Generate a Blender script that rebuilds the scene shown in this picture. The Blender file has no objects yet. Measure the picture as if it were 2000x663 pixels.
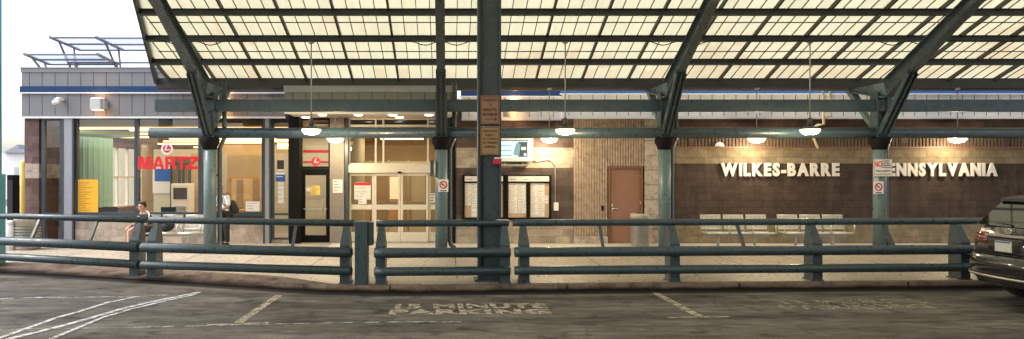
import bpy, bmesh, math, random
from mathutils import Vector, Matrix
rnd = random.Random(7)
R = math.radians
SC = bpy.context.scene
COL = SC.collection
F = 1400.0; CX = 875.0; HY = 345.0; CAMZ = 2.0
SW = 0.13                                   # sidewalk height
def X(px, Y): return (px - CX) * Y / F
def Z(py, Y): return CAMZ + (HY - py) * Y / F

# ------------------------------------------------------------------ materials
def nodes(name):
    m = bpy.data.materials.new(name); m.use_nodes = True
    nt = m.node_tree
    return m, nt, nt.nodes['Principled BSDF'], nt.nodes['Material Output']
def N(nt, t, **kw):
    n = nt.nodes.new(t)
    for k, v in kw.items(): setattr(n, k, v)
    return n
def L(nt, a, b): nt.links.new(a, b)
def c4(c): return (c[0], c[1], c[2], 1)
def mat(name, col, rough=.6, metal=0, var=.18, scale=6, bump=0, bscale=60, dirt=None, dscale=1.5, damt=.5, stretch=None, spec=.5, coat=0):
    m, nt, b, out = nodes(name)
    tc = N(nt, 'ShaderNodeTexCoord'); vec = tc.outputs['Object']
    geo = N(nt, 'ShaderNodeNewGeometry'); vec = geo.outputs['Position']
    if stretch:
        mp = N(nt, 'ShaderNodeMapping'); mp.inputs['Scale'].default_value = stretch
        L(nt, vec, mp.inputs['Vector']); vec = mp.outputs['Vector']
    nz = N(nt, 'ShaderNodeTexNoise'); nz.inputs['Scale'].default_value = scale; nz.inputs['Detail'].default_value = 5
    nz.inputs['Roughness'].default_value = .65
    L(nt, vec, nz.inputs['Vector'])
    mx = N(nt, 'ShaderNodeMix', data_type='RGBA')
    lo = [max(0, c * (1 - var * 1.6)) for c in col]; hi = [min(1, c * (1 + var * 1.6)) for c in col]
    mx.inputs[6].default_value = c4(lo); mx.inputs[7].default_value = c4(hi)
    L(nt, nz.outputs['Fac'], mx.inputs[0]); res = mx.outputs[2]
    if dirt:
        n2 = N(nt, 'ShaderNodeTexNoise'); n2.inputs['Scale'].default_value = dscale; n2.inputs['Detail'].default_value = 7
        n2.inputs['Roughness'].default_value = .7
        L(nt, vec, n2.inputs['Vector'])
        rp = N(nt, 'ShaderNodeMapRange'); rp.inputs[1].default_value = .48; rp.inputs[2].default_value = .72
        rp.inputs[3].default_value = 0; rp.inputs[4].default_value = damt
        L(nt, n2.outputs['Fac'], rp.inputs[0])
        m2 = N(nt, 'ShaderNodeMix', data_type='RGBA'); L(nt, rp.outputs[0], m2.inputs[0]); L(nt, res, m2.inputs[6])
        m2.inputs[7].default_value = c4(dirt); res = m2.outputs[2]
    L(nt, res, b.inputs['Base Color'])
    b.inputs['Roughness'].default_value = rough; b.inputs['Metallic'].default_value = metal
    b.inputs['Specular IOR Level'].default_value = spec
    if coat: b.inputs['Coat Weight'].default_value = coat; b.inputs['Coat Roughness'].default_value = .04
    if bump:
        n3 = N(nt, 'ShaderNodeTexNoise'); n3.inputs['Scale'].default_value = bscale; n3.inputs['Detail'].default_value = 4
        L(nt, vec, n3.inputs['Vector'])
        bp = N(nt, 'ShaderNodeBump'); bp.inputs['Strength'].default_value = bump; bp.inputs['Distance'].default_value = .02
        L(nt, n3.outputs['Fac'], bp.inputs['Height']); L(nt, bp.outputs['Normal'], b.inputs['Normal'])
    return m
def emit(name, col, s, base=(.8, .8, .8)):
    m, nt, b, out = nodes(name)
    b.inputs['Base Color'].default_value = c4(base)
    b.inputs['Emission Color'].default_value = c4(col); b.inputs['Emission Strength'].default_value = s
    return m
def block(name, bands, bw=.4, bh=.2, mortar=.82, var=.25, dirt=None, damt=.4, rough=.85):
    """block masonry; bands = [(z_top, colour), ...] from the ground up, courses of different blocks"""
    m, nt, b, out = nodes(name)
    geo = N(nt, 'ShaderNodeNewGeometry'); sep = N(nt, 'ShaderNodeSeparateXYZ'); L(nt, geo.outputs['Position'], sep.inputs[0])
    add = N(nt, 'ShaderNodeMath', operation='ADD'); L(nt, sep.outputs[0], add.inputs[0]); L(nt, sep.outputs[1], add.inputs[1])
    cmb = N(nt, 'ShaderNodeCombineXYZ'); L(nt, add.outputs[0], cmb.inputs[0])
    sub = N(nt, 'ShaderNodeMath', operation='SUBTRACT'); L(nt, sep.outputs[2], sub.inputs[0]); sub.inputs[1].default_value = SW
    L(nt, sub.outputs[0], cmb.inputs[1])
    br = N(nt, 'ShaderNodeTexBrick'); br.inputs['Scale'].default_value = 1
    br.inputs['Brick Width'].default_value = bw; br.inputs['Row Height'].default_value = bh
    br.inputs['Mortar Size'].default_value = .006; br.inputs['Mortar Smooth'].default_value = .2
    br.inputs['Color1'].default_value = (1 - var, 1 - var, 1 - var, 1); br.inputs['Color2'].default_value = (1 + var, 1 + var, 1 + var, 1)
    br.inputs['Mortar'].default_value = (mortar, mortar, mortar, 1)
    L(nt, cmb.outputs[0], br.inputs['Vector'])
    cur = None
    for i, (zt, colr) in enumerate(bands):
        if cur is None:
            rgb = N(nt, 'ShaderNodeRGB'); rgb.outputs[0].default_value = c4(colr); cur = rgb.outputs[0]
        else:
            gt = N(nt, 'ShaderNodeMath', operation='GREATER_THAN'); L(nt, sep.outputs[2], gt.inputs[0]); gt.inputs[1].default_value = bands[i - 1][0]
            mx = N(nt, 'ShaderNodeMix', data_type='RGBA'); L(nt, gt.outputs[0], mx.inputs[0]); L(nt, cur, mx.inputs[6]); mx.inputs[7].default_value = c4(colr)
            cur = mx.outputs[2]
    mul = N(nt, 'ShaderNodeMix', data_type='RGBA', blend_type='MULTIPLY'); mul.inputs[0].default_value = 1
    L(nt, cur, mul.inputs[6]); L(nt, br.outputs['Color'], mul.inputs[7])
    nz = N(nt, 'ShaderNodeTexNoise'); nz.inputs['Scale'].default_value = 3.2; nz.inputs['Detail'].default_value = 8; nz.inputs['Roughness'].default_value = .75
    L(nt, geo.outputs['Position'], nz.inputs['Vector'])
    rp = N(nt, 'ShaderNodeMapRange'); rp.inputs[1].default_value = .3; rp.inputs[2].default_value = .7; rp.inputs[3].default_value = .62; rp.inputs[4].default_value = 1.3
    L(nt, nz.outputs['Fac'], rp.inputs[0])
    m2 = N(nt, 'ShaderNodeMix', data_type='RGBA', blend_type='MULTIPLY'); m2.inputs[0].default_value = 1
    L(nt, mul.outputs[2], m2.inputs[6]); L(nt, rp.outputs[0], m2.inputs[7]); res = m2.outputs[2]
    if dirt:
        mp = N(nt, 'ShaderNodeMapping'); mp.inputs['Scale'].default_value = (1.3, 1.3, .25); L(nt, geo.outputs['Position'], mp.inputs['Vector'])
        n2 = N(nt, 'ShaderNodeTexNoise'); n2.inputs['Scale'].default_value = 2.2; n2.inputs['Detail'].default_value = 6; L(nt, mp.outputs[0], n2.inputs['Vector'])
        r2 = N(nt, 'ShaderNodeMapRange'); r2.inputs[1].default_value = .52; r2.inputs[2].default_value = .72; r2.inputs[3].default_value = 0; r2.inputs[4].default_value = damt
        L(nt, n2.outputs['Fac'], r2.inputs[0])
        m3 = N(nt, 'ShaderNodeMix', data_type='RGBA'); L(nt, r2.outputs[0], m3.inputs[0]); L(nt, res, m3.inputs[6]); m3.inputs[7].default_value = c4(dirt); res = m3.outputs[2]
    L(nt, res, b.inputs['Base Color']); b.inputs['Roughness'].default_value = rough; b.inputs['Specular IOR Level'].default_value = .25
    n3 = N(nt, 'ShaderNodeTexNoise'); n3.inputs['Scale'].default_value = 22; n3.inputs['Detail'].default_value = 5; L(nt, geo.outputs['Position'], n3.inputs['Vector'])
    ad = N(nt, 'ShaderNodeMath', operation='ADD'); L(nt, n3.outputs['Fac'], ad.inputs[0]); L(nt, br.outputs['Fac'], ad.inputs[1]); 
    iv = N(nt, 'ShaderNodeMath', operation='SUBTRACT'); L(nt, n3.outputs['Fac'], iv.inputs[0]); L(nt, br.outputs['Fac'], iv.inputs[1])
    bp = N(nt, 'ShaderNodeBump'); bp.inputs['Strength'].default_value = .6; bp.inputs['Distance'].default_value = .015
    L(nt, iv.outputs[0], bp.inputs['Height']); L(nt, bp.outputs[0], b.inputs['Normal'])
    return m
def kerb_material():
    m = mat('stained kerb concrete', (.20, .15, .115), .9, var=.45, scale=5, bump=.6, bscale=50, dirt=(.04, .022, .015), dscale=3.1, damt=.95, spec=.2)
    nt = m.node_tree; b = nt.nodes['Principled BSDF']; src = b.inputs['Base Color'].links[0].from_socket
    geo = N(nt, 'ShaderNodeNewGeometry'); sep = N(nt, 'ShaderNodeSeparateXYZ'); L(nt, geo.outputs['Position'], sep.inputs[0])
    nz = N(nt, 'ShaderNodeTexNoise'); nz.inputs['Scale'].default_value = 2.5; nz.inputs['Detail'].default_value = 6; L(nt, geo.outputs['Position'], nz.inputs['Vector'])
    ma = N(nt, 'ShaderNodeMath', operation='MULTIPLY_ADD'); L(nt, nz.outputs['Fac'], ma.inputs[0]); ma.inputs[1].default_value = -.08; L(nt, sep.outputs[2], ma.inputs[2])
    rg = N(nt, 'ShaderNodeMapRange'); rg.inputs[1].default_value = .0; rg.inputs[2].default_value = .05; rg.inputs[3].default_value = .97; rg.inputs[4].default_value = 0; L(nt, ma.outputs[0], rg.inputs[0])  # kerb face gets darker towards its foot
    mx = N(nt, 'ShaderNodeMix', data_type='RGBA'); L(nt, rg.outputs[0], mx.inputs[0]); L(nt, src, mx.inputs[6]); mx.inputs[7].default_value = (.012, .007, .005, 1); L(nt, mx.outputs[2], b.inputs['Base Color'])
    return m
def glass(name, tint=(.93, .96, .95), refl=.05):
    m, nt, b, out = nodes(name); nt.nodes.remove(b)
    tr = N(nt, 'ShaderNodeBsdfTransparent'); tr.inputs[0].default_value = c4(tint)
    gl = N(nt, 'ShaderNodeBsdfGlossy'); gl.inputs['Roughness'].default_value = .015
    fr = N(nt, 'ShaderNodeFresnel'); fr.inputs[0].default_value = 1.5
    ad = N(nt, 'ShaderNodeMath', operation='ADD'); L(nt, fr.outputs[0], ad.inputs[0]); ad.inputs[1].default_value = refl
    mx = N(nt, 'ShaderNodeMixShader'); L(nt, ad.outputs[0], mx.inputs[0]); L(nt, tr.outputs[0], mx.inputs[1]); L(nt, gl.outputs[0], mx.inputs[2])
    L(nt, mx.outputs[0], out.inputs[0]); return m
def paint(name, col, wear=.5, scale=9):
    """road paint worn through to the asphalt"""
    m, nt, b, out = nodes(name)
    geo = N(nt, 'ShaderNodeNewGeometry')
    nz = N(nt, 'ShaderNodeTexNoise'); nz.inputs['Scale'].default_value = scale; nz.inputs['Detail'].default_value = 8; nz.inputs['Roughness'].default_value = .75
    L(nt, geo.outputs['Position'], nz.inputs['Vector'])
    rp = N(nt, 'ShaderNodeMapRange'); rp.inputs[1].default_value = wear - .09; rp.inputs[2].default_value = wear + .09
    L(nt, nz.outputs['Fac'], rp.inputs[0])
    tr = N(nt, 'ShaderNodeBsdfTransparent'); mx = N(nt, 'ShaderNodeMixShader')
    b.inputs['Base Color'].default_value = c4(col); b.inputs['Roughness'].default_value = .8
    L(nt, rp.outputs[0], mx.inputs[0]); L(nt, tr.outputs[0], mx.inputs[1]); L(nt, b.outputs[0], mx.inputs[2]); L(nt, mx.outputs[0], out.inputs[0])
    return m

M = {}
M['teal'] = mat('teal painted steel', (.032, .060, .072), .28, var=.3, scale=5, dirt=(.075, .062, .05), dscale=6, damt=.55, spec=.6)
M['teal_light'] = mat('teal paint faded', (.115, .175, .185), .35, var=.25, scale=5, dirt=(.055, .062, .055), dscale=5, damt=.6, stretch=(1, 1, .3))
def chips(m, col, th, scale):
    nt = m.node_tree; b = nt.nodes['Principled BSDF']; src = b.inputs['Base Color'].links[0].from_socket
    geo = N(nt, 'ShaderNodeNewGeometry'); nz = N(nt, 'ShaderNodeTexNoise'); nz.inputs['Scale'].default_value = scale; nz.inputs['Detail'].default_value = 6; nz.inputs['Roughness'].default_value = .6
    L(nt, geo.outputs['Position'], nz.inputs['Vector'])
    rg = N(nt, 'ShaderNodeMapRange'); rg.inputs[1].default_value = th; rg.inputs[2].default_value = th + .03; L(nt, nz.outputs['Fac'], rg.inputs[0])
    mx = N(nt, 'ShaderNodeMix', data_type='RGBA'); L(nt, rg.outputs[0], mx.inputs[0]); L(nt, src, mx.inputs[6]); mx.inputs[7].default_value = c4(col); L(nt, mx.outputs[2], b.inputs['Base Color'])
    n2 = N(nt, 'ShaderNodeTexNoise'); n2.inputs['Scale'].default_value = 9; n2.inputs['Detail'].default_value = 4; L(nt, geo.outputs['Position'], n2.inputs['Vector'])
    r2 = N(nt, 'ShaderNodeMapRange'); r2.inputs[1].default_value = .3; r2.inputs[2].default_value = .7; r2.inputs[3].default_value = .2; r2.inputs[4].default_value = .55; L(nt, n2.outputs['Fac'], r2.inputs[0]); L(nt, r2.outputs[0], b.inputs['Roughness'])
chips(M['teal'], (.085, .055, .04), .715, 7); chips(M['teal_light'], (.14, .085, .055), .71, 6)
M['teal_skylit'] = mat('sky-lit teal paint', (.06, .27, .33), .5, var=.12, scale=3)  # same teal paint as the canopy, with sky light put into the colour
M['purlin'] = mat('weathered purlin steel', (.05, .056, .053), .6, var=.25, scale=3, dirt=(.07, .055, .04), dscale=2, damt=.5)
M['gutter'] = mat('brown gutter', (.15, .115, .09), .6, var=.2, scale=3)
M['black'] = mat('black painted metal', (.006, .0062, .0065), .75, var=.2, spec=.15)
M['bronze'] = mat('dark bronze frame', (.045, .06, .072), .4, var=.15)
M['lamp_metal'] = mat('dark lamp housing', (.10, .095, .08), .5)
M['glow'] = emit('lit cabinet front', (1, .5, .2), .55)
M['asph'] = None
M['conc'] = mat('sidewalk concrete', (.40, .35, .285), .85, var=.12, scale=2.2, bump=.25, bscale=90, dirt=(.20, .16, .125), dscale=1.1, damt=.7, spec=.3)
chips(M['conc'], (.16, .135, .11), .70, 11)
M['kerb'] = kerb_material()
M['darkline'] = mat('gutter grime', (.008, .005, .004), .95, var=.4, scale=4)
M['panel_dim'] = mat('dimmed fascia panel', (.19, .194, .205), .55, var=.1, scale=2.5, dirt=(.17, .17, .18), dscale=4, damt=.4)  # same panelling throughout; the duller light on the lounge is in the colour
M['panel_lit'] = mat('lit fascia panel', (.84, .86, .90), .45, var=.05, scale=2.5, dirt=(.5, .5, .5), dscale=3, damt=.3)  # skylight on this stretch of the panelling is painted into the colour
M['panel_tan'] = mat('tan fascia panel', (.33, .30, .24), .6, var=.1, scale=3)
M['flash'] = mat('flashing', (.50, .50, .46), .5, var=.1)
M['seam'] = mat('seam shadow gap', (.07, .07, .075), .7)
M['blue'] = mat('blue stripe', (.045, .15, .42), .4, var=.1, scale=3)
M['blue_dark'] = mat('navy blue stripe', (.018, .05, .13), .7, spec=.2, var=.1, scale=3)
M['trim'] = mat('pale trim', (.75, .76, .78), .45, var=.05)
M['soffit'] = mat('tan soffit', (.52, .45, .37), .8, var=.06)
M['alu'] = mat('cream aluminium', (.74, .67, .54), .4, var=.06)
M['pilaster'] = mat('grey pilaster', (.30, .31, .345), .5, var=.08)
M['glass'] = glass('window glass', refl=.075)
M['glass_dark'] = glass('door glass', (.86, .87, .82), .02)
M['block_mid'] = block('split face block', [(.80, (.36, .30, .235)), (2.24, (.095, .068, .060)), (2.8, (.42, .36, .29)), (9, (.115, .078, .068))], dirt=(.30, .22, .19), damt=.35)
M['block_left'] = block('purple block pier', [(1.2, (.14, .09, .085)), (1.95, (.14, .09, .085)), (2.36, (.40, .34, .30)), (9, (.15, .095, .09))])
M['block_sill'] = block('sill wall block', [(.77, (.40, .335, .27)), (9, (.10, .065, .062))])
M['block_brown'] = block('brown block wall', [(.80, (.25, .20, .135)), (2.36, (.066, .046, .038)), (2.80, (.25, .20, .135)), (3.2, (.14, .10, .075)), (9, (.085, .052, .042))], var=.14, mortar=.62, dirt=(.13, .10, .085), damt=.35)
M['stone'] = mat('rock face stone', (.47, .40, .33), .9, var=.3, scale=6, bump=1.0, bscale=10, dirt=(.13, .09, .065), dscale=8, damt=.85)
M['rib'] = mat('ribbed split block', (.44, .335, .25), .9, var=.3, scale=7, bump=1, bscale=30, dirt=(.16, .105, .075), dscale=6, damt=.8)
M['rib_dark'] = mat('dark ribbed block', (.135, .095, .07), .9, var=.3, scale=6, bump=.8, bscale=40)
M['door_brown'] = mat('brown painted door', (.28, .14, .09), .6, var=.12, scale=3)
M['door_frame'] = mat('brown door frame', (.19, .085, .05), .55)
M['chrome'] = mat('brushed metal', (.62, .6, .56), .3, metal=.9, var=.08)
M['galv'] = mat('galvanised metal', (.45, .45, .43), .4, metal=.7, var=.15)
M['bench'] = mat('perforated bench metal', (.66, .64, .56), .4, metal=.35, var=.08)
M['bin'] = mat('slatted bin', (.27, .255, .22), .5, metal=.2, var=.15)
M['bin_lid'] = mat('bin lid', (.40, .38, .31), .5, var=.1)
M['white'] = mat('white paint', (.8, .79, .76), .5, var=.04)
M['paper'] = mat('paper', (.78, .74, .68), .8, var=.05)
M['ink'] = mat('grey print', (.42, .40, .39), .8)
M['inkdark'] = mat('dark print', (.06, .045, .04), .8)
M['cork'] = mat('cork', (.52, .36, .24), .9, var=.15, scale=20)
M['red'] = mat('red sign', (.68, .010, .02), .4, var=.05)
M['rosewhite'] = mat('pale emblem', (.85, .72, .72), .5, var=.03)
M['crimson'] = mat('crimson', (.50, .03, .06), .5)
M['orange'] = mat('orange notice', (.84, .44, .02), .6, var=.05)
M['orangeink'] = mat('brown print', (.40, .19, .02), .7)
M['signblue'] = mat('blue sign', (.03, .10, .42), .5)
M['signtan'] = mat('old tan sign', (.32, .185, .115), .6, var=.12, scale=8)
M['signtan2'] = mat('old yellow sign', (.36, .24, .115), .6, var=.12, scale=8)
M['signink'] = mat('maroon print', (.12, .028, .02), .7)
M['yellow'] = mat('yellow paint', (.80, .58, .16), .5, var=.1)
M['yellowpipe'] = mat('yellow gas pipe', (.80, .70, .42), .5, var=.1)
M['letter'] = mat('white letters', (.80, .75, .71), .5, var=.05)
M['cream'] = mat('cream wall', (.62, .56, .42), .8, var=.08, scale=1.5)
M['tanwall'] = mat('tan inner wall', (.50, .37, .20), .8, var=.12, scale=1.5)
M['brownwall'] = mat('brown inner wall', (.28, .19, .12), .8, var=.2, scale=2)
M['woodceil'] = mat('wood ceiling', (.42, .235, .095), .5, var=.35, scale=3, stretch=(.5, 6, 6))
M['woodframe'] = mat('oak frame', (.60, .34, .12), .5, var=.15)
M['floor_in'] = mat('tile floor', (.42, .35, .27), .35, var=.1)
M['teal_in'] = mat('seafoam panel', (.36, .64, .54), .5, var=.06)
M['strip'] = emit('warm strip light', (1, .64, .26), 2.4)
M['strip2'] = emit('pale strip light', (1, .80, .50), 2.6)
M['can'] = emit('downlight lens', (1, .90, .72), 4.5)
M['lens'] = emit('pendant lamp lens', (1, .84, .48), 4)
M['wlens'] = emit('wall lamp lens', (1, .55, .25), 3)
M['screen'] = emit('screen white', (.62, .92, .95), .85, base=(.1, .1, .1))
M['screen_t'] = emit('screen teal', (.12, .42, .42), .55, base=(.1, .1, .1))
M['screen_d'] = emit('screen dark', (.02, .07, .08), .5, base=(.02, .02, .02))
M['solar'] = None
M['skin'] = mat('skin', (.52, .30, .21), .5, var=.06, scale=8)
M['skin2'] = mat('skin tanned', (.34, .19, .125), .5, var=.06, scale=8)
M['hair'] = mat('dark hair', (.025, .018, .014), .7, var=.3, scale=40)
M['hair2'] = mat('grey hair', (.38, .36, .34), .7, var=.3, scale=40)
M['cloth_black'] = mat('black cloth', (.018, .018, .02), .85, var=.3, scale=14)
M['cloth_white'] = mat('white cloth', (.74, .73, .72), .85, var=.06, scale=12)
M['cloth_dark'] = mat('dark nylon', (.022, .021, .026), .7, var=.35, scale=18)
M['carpaint'] = mat('charcoal car paint', (.018, .0175, .017), .22, var=.05, coat=1.0)
M['cartrim'] = mat('black car trim', (.012, .012, .012), .5)
M['rubber'] = mat('tyre rubber', (.014, .013, .013), .8)
M['carglass'] = mat('dark car glass', (.012, .014, .013), .04, var=.02, spec=1.0)
M['lampred'] = mat('red lamp glass', (.22, .008, .008), .12, var=.1, coat=1.0)
M['lampclear'] = mat('clear lamp glass', (.35, .20, .18), .12, coat=1.0)
M['plate'] = mat('licence plate', (.62, .60, .52), .4, var=.1, scale=20)
M['plateblue'] = mat('plate blue band', (.05, .1, .3), .4)
M['house'] = mat('pale render', (.75, .74, .70), .8, var=.05)
M['shingle'] = mat('grey shingles', (.30, .31, .33), .8, var=.15)
M['streetbrick'] = block('street brick', [(9e3, (.42, .38, .34))], bw=.22, bh=.075)
M['zinc'] = mat('zinc frame', (.16, .16, .175), .5, metal=.3, var=.1)

def asphalt():
    m, nt, b, out = nodes('oil stained asphalt')
    geo = N(nt, 'ShaderNodeNewGeometry')
    n1 = N(nt, 'ShaderNodeTexNoise'); n1.inputs['Scale'].default_value = 55; n1.inputs['Detail'].default_value = 3
    mp = N(nt, 'ShaderNodeMapping'); mp.inputs['Scale'].default_value = (.45, 1.5, 1)
    n2 = N(nt, 'ShaderNodeTexNoise'); n2.inputs['Scale'].default_value = .7; n2.inputs['Detail'].default_value = 8; n2.inputs['Roughness'].default_value = .68
    n3 = N(nt, 'ShaderNodeTexNoise'); n3.inputs['Scale'].default_value = 4.5; n3.inputs['Detail'].default_value = 6; n3.inputs['Roughness'].default_value = .7
    L(nt, geo.outputs['Position'], mp.inputs['Vector'])
    for n, v in ((n1, geo.outputs['Position']), (n2, mp.outputs[0]), (n3, mp.outputs[0])): L(nt, v, n.inputs['Vector'])
    cr = N(nt, 'ShaderNodeValToRGB'); e = cr.color_ramp.elements
    e[0].position = .36; e[0].color = (.014, .011, .008, 1); e[1].position = .64; e[1].color = (.215, .198, .175, 1)
    k = e.new(.49); k.color = (.094, .084, .071, 1)
    mx = N(nt, 'ShaderNodeMix', data_type='FLOAT'); mx.inputs[0].default_value = .38
    L(nt, n2.outputs['Fac'], mx.inputs[2]); L(nt, n3.outputs['Fac'], mx.inputs[3]); L(nt, mx.outputs[0], cr.inputs[0])
    r1 = N(nt, 'ShaderNodeMapRange'); r1.inputs[1].default_value = .3; r1.inputs[2].default_value = .7; r1.inputs[3].default_value = .5; r1.inputs[4].default_value = 1.5; L(nt, n1.outputs['Fac'], r1.inputs[0])
    mu = N(nt, 'ShaderNodeMix', data_type='RGBA', blend_type='MULTIPLY'); mu.inputs[0].default_value = 1
    L(nt, cr.outputs[0], mu.inputs[6]); L(nt, r1.outputs[0], mu.inputs[7]); 
    # oil drips in the bays and a net of fine cracks
    n5 = N(nt, 'ShaderNodeTexNoise'); n5.inputs['Scale'].default_value = 2.3; n5.inputs['Detail'].default_value = 4; L(nt, geo.outputs['Position'], n5.inputs['Vector'])
    r5 = N(nt, 'ShaderNodeMapRange'); r5.inputs[1].default_value = .58; r5.inputs[2].default_value = .68; r5.inputs[3].default_value = 1; r5.inputs[4].default_value = .42; L(nt, n5.outputs['Fac'], r5.inputs[0])
    wv = N(nt, 'ShaderNodeVectorMath', operation='MULTIPLY_ADD'); L(nt, n5.outputs['Color'], wv.inputs[0]); wv.inputs[1].default_value = (.5, .5, .5); L(nt, geo.outputs['Position'], wv.inputs[2])
    vo = N(nt, 'ShaderNodeTexVoronoi', feature='DISTANCE_TO_EDGE'); vo.inputs['Scale'].default_value = .42; L(nt, wv.outputs[0], vo.inputs['Vector'])
    r6 = N(nt, 'ShaderNodeMapRange'); r6.inputs[1].default_value = .002; r6.inputs[2].default_value = .012; r6.inputs[3].default_value = .68; r6.inputs[4].default_value = 1; L(nt, vo.outputs['Distance'], r6.inputs[0])
    mm = N(nt, 'ShaderNodeMath', operation='MULTIPLY'); L(nt, r5.outputs[0], mm.inputs[0]); L(nt, r6.outputs[0], mm.inputs[1])
    mv = N(nt, 'ShaderNodeMix', data_type='RGBA', blend_type='MULTIPLY'); mv.inputs[0].default_value = 1; L(nt, mu.outputs[2], mv.inputs[6]); L(nt, mm.outputs[0], mv.inputs[7])
    L(nt, mv.outputs[2], b.inputs['Base Color'])
    rr = N(nt, 'ShaderNodeMapRange'); rr.inputs[1].default_value = .35; rr.inputs[2].default_value = .65; rr.inputs[3].default_value = .68; rr.inputs[4].default_value = .9; b.inputs['Specular IOR Level'].default_value = .3
    L(nt, n2.outputs['Fac'], rr.inputs[0]); L(nt, rr.outputs[0], b.inputs['Roughness'])
    bp = N(nt, 'ShaderNodeBump'); bp.inputs['Strength'].default_value = .5; bp.inputs['Distance'].default_value = .01
    L(nt, n1.outputs['Fac'], bp.inputs['Height']); L(nt, bp.outputs[0], b.inputs['Normal'])
    return m
M['asph'] = asphalt()
def glazing():
    """translucent fibreglass sheet; whole cells have yellowed unevenly with age"""
    m, nt, b, out = nodes('translucent glazing'); nt.nodes.remove(b)
    geo = N(nt, 'ShaderNodeNewGeometry'); sep = N(nt, 'ShaderNodeSeparateXYZ'); L(nt, geo.outputs['Position'], sep.inputs[0])
    def cell(sock, off, size):
        a = N(nt, 'ShaderNodeMath', operation='SUBTRACT'); L(nt, sock, a.inputs[0]); a.inputs[1].default_value = off
        d = N(nt, 'ShaderNodeMath', operation='DIVIDE'); L(nt, a.outputs[0], d.inputs[0]); d.inputs[1].default_value = size
        f = N(nt, 'ShaderNodeMath', operation='FLOOR'); L(nt, d.outputs[0], f.inputs[0]); return f.outputs[0]
    cm = N(nt, 'ShaderNodeCombineXYZ'); L(nt, cell(sep.outputs[0], -2.58, .31), cm.inputs[0]); L(nt, cell(sep.outputs[1], 19.4, 1.107 / 2), cm.inputs[1])
    wn = N(nt, 'ShaderNodeTexWhiteNoise', noise_dimensions='2D'); L(nt, cm.outputs[0], wn.inputs['Vector'])
    nz = N(nt, 'ShaderNodeTexNoise'); nz.inputs['Scale'].default_value = .32; nz.inputs['Detail'].default_value = 2
    L(nt, geo.outputs['Position'], nz.inputs['Vector'])
    n4 = N(nt, 'ShaderNodeTexNoise'); n4.inputs['Scale'].default_value = 3; n4.inputs['Detail'].default_value = 6
    L(nt, geo.outputs['Position'], n4.inputs['Vector'])
    # more of the yellowed cells towards the low eave and the far end
    lo = N(nt, 'ShaderNodeMapRange'); lo.inputs[1].default_value = 15.5; lo.inputs[2].default_value = 19.4; lo.inputs[3].default_value = -.16; lo.inputs[4].default_value = .16
    L(nt, sep.outputs[1], lo.inputs[0])
    a1 = N(nt, 'ShaderNodeMath', operation='MULTIPLY_ADD'); L(nt, wn.outputs['Value'], a1.inputs[0]); a1.inputs[1].default_value = .32; L(nt, nz.outputs['Fac'], a1.inputs[2])
    a2 = N(nt, 'ShaderNodeMath', operation='ADD'); L(nt, a1.outputs[0], a2.inputs[0]); L(nt, lo.outputs[0], a2.inputs[1])
    a3 = N(nt, 'ShaderNodeMath', operation='MULTIPLY_ADD'); L(nt, n4.outputs['Fac'], a3.inputs[0]); a3.inputs[1].default_value = .25; L(nt, a2.outputs[0], a3.inputs[2])
    cr = N(nt, 'ShaderNodeValToRGB'); e = cr.color_ramp.elements
    e[0].position = .70; e[0].color = (.475, .445, .29, 1); e[1].position = 1.14; e[1].color = (.43, .36, .225, 1)
    k = e.new(.92); k.color = (.465, .42, .275, 1)
    L(nt, a3.outputs[0], cr.inputs[0])
    mp = N(nt, 'ShaderNodeMapping'); mp.inputs['Scale'].default_value = (7, .9, .9); L(nt, geo.outputs['Position'], mp.inputs['Vector'])
    n6 = N(nt, 'ShaderNodeTexNoise'); n6.inputs['Scale'].default_value = 1; n6.inputs['Detail'].default_value = 6; n6.inputs['Roughness'].default_value = .7; L(nt, mp.outputs[0], n6.inputs['Vector'])
    r6 = N(nt, 'ShaderNodeMapRange'); r6.inputs[1].default_value = .3; r6.inputs[2].default_value = .7; r6.inputs[3].default_value = .90; r6.inputs[4].default_value = 1.06; L(nt, n6.outputs['Fac'], r6.inputs[0])
    w6 = N(nt, 'ShaderNodeMapRange'); w6.inputs[3].default_value = .94; w6.inputs[4].default_value = 1.04; L(nt, wn.outputs['Value'], w6.inputs[0])
    m6 = N(nt, 'ShaderNodeMath', operation='MULTIPLY'); L(nt, r6.outputs[0], m6.inputs[0]); L(nt, w6.outputs[0], m6.inputs[1])
    x6 = N(nt, 'ShaderNodeMix', data_type='RGBA', blend_type='MULTIPLY'); x6.inputs[0].default_value = 1; L(nt, cr.outputs[0], x6.inputs[6]); L(nt, m6.outputs[0], x6.inputs[7])
    tr = N(nt, 'ShaderNodeBsdfTranslucent'); L(nt, x6.outputs[2], tr.inputs[0])
    di = N(nt, 'ShaderNodeBsdfDiffuse'); L(nt, cr.outputs[0], di.inputs[0])
    mx = N(nt, 'ShaderNodeMixShader'); mx.inputs[0].default_value = .30; L(nt, tr.outputs[0], mx.inputs[1]); L(nt, di.outputs[0], mx.inputs[2])
    L(nt, mx.outputs[0], out.inputs[0]); return m
M['glazing'] = glazing()
def solar():
    m, nt, b, out = nodes('glass solar laminate'); nt.nodes.remove(b)
    tr = N(nt, 'ShaderNodeBsdfTranslucent'); tr.inputs[0].default_value = (.30, .32, .40, 1)
    tp = N(nt, 'ShaderNodeBsdfTransparent'); tp.inputs[0].default_value = (.55, .58, .66, 1)
    mx = N(nt, 'ShaderNodeMixShader'); mx.inputs[0].default_value = .5; L(nt, tr.outputs[0], mx.inputs[1]); L(nt, tp.outputs[0], mx.inputs[2])
    L(nt, mx.outputs[0], out.inputs[0]); return m
M['solar'] = solar()
M['p_white'] = paint('worn white road paint', (.66, .67, .70), .455, 9)
M['p_faint'] = paint('faint white road paint', (.55, .55, .56), .52, 6)
M['p_tan'] = paint('worn cream road paint', (.45, .385, .28), .46, 8)
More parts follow.
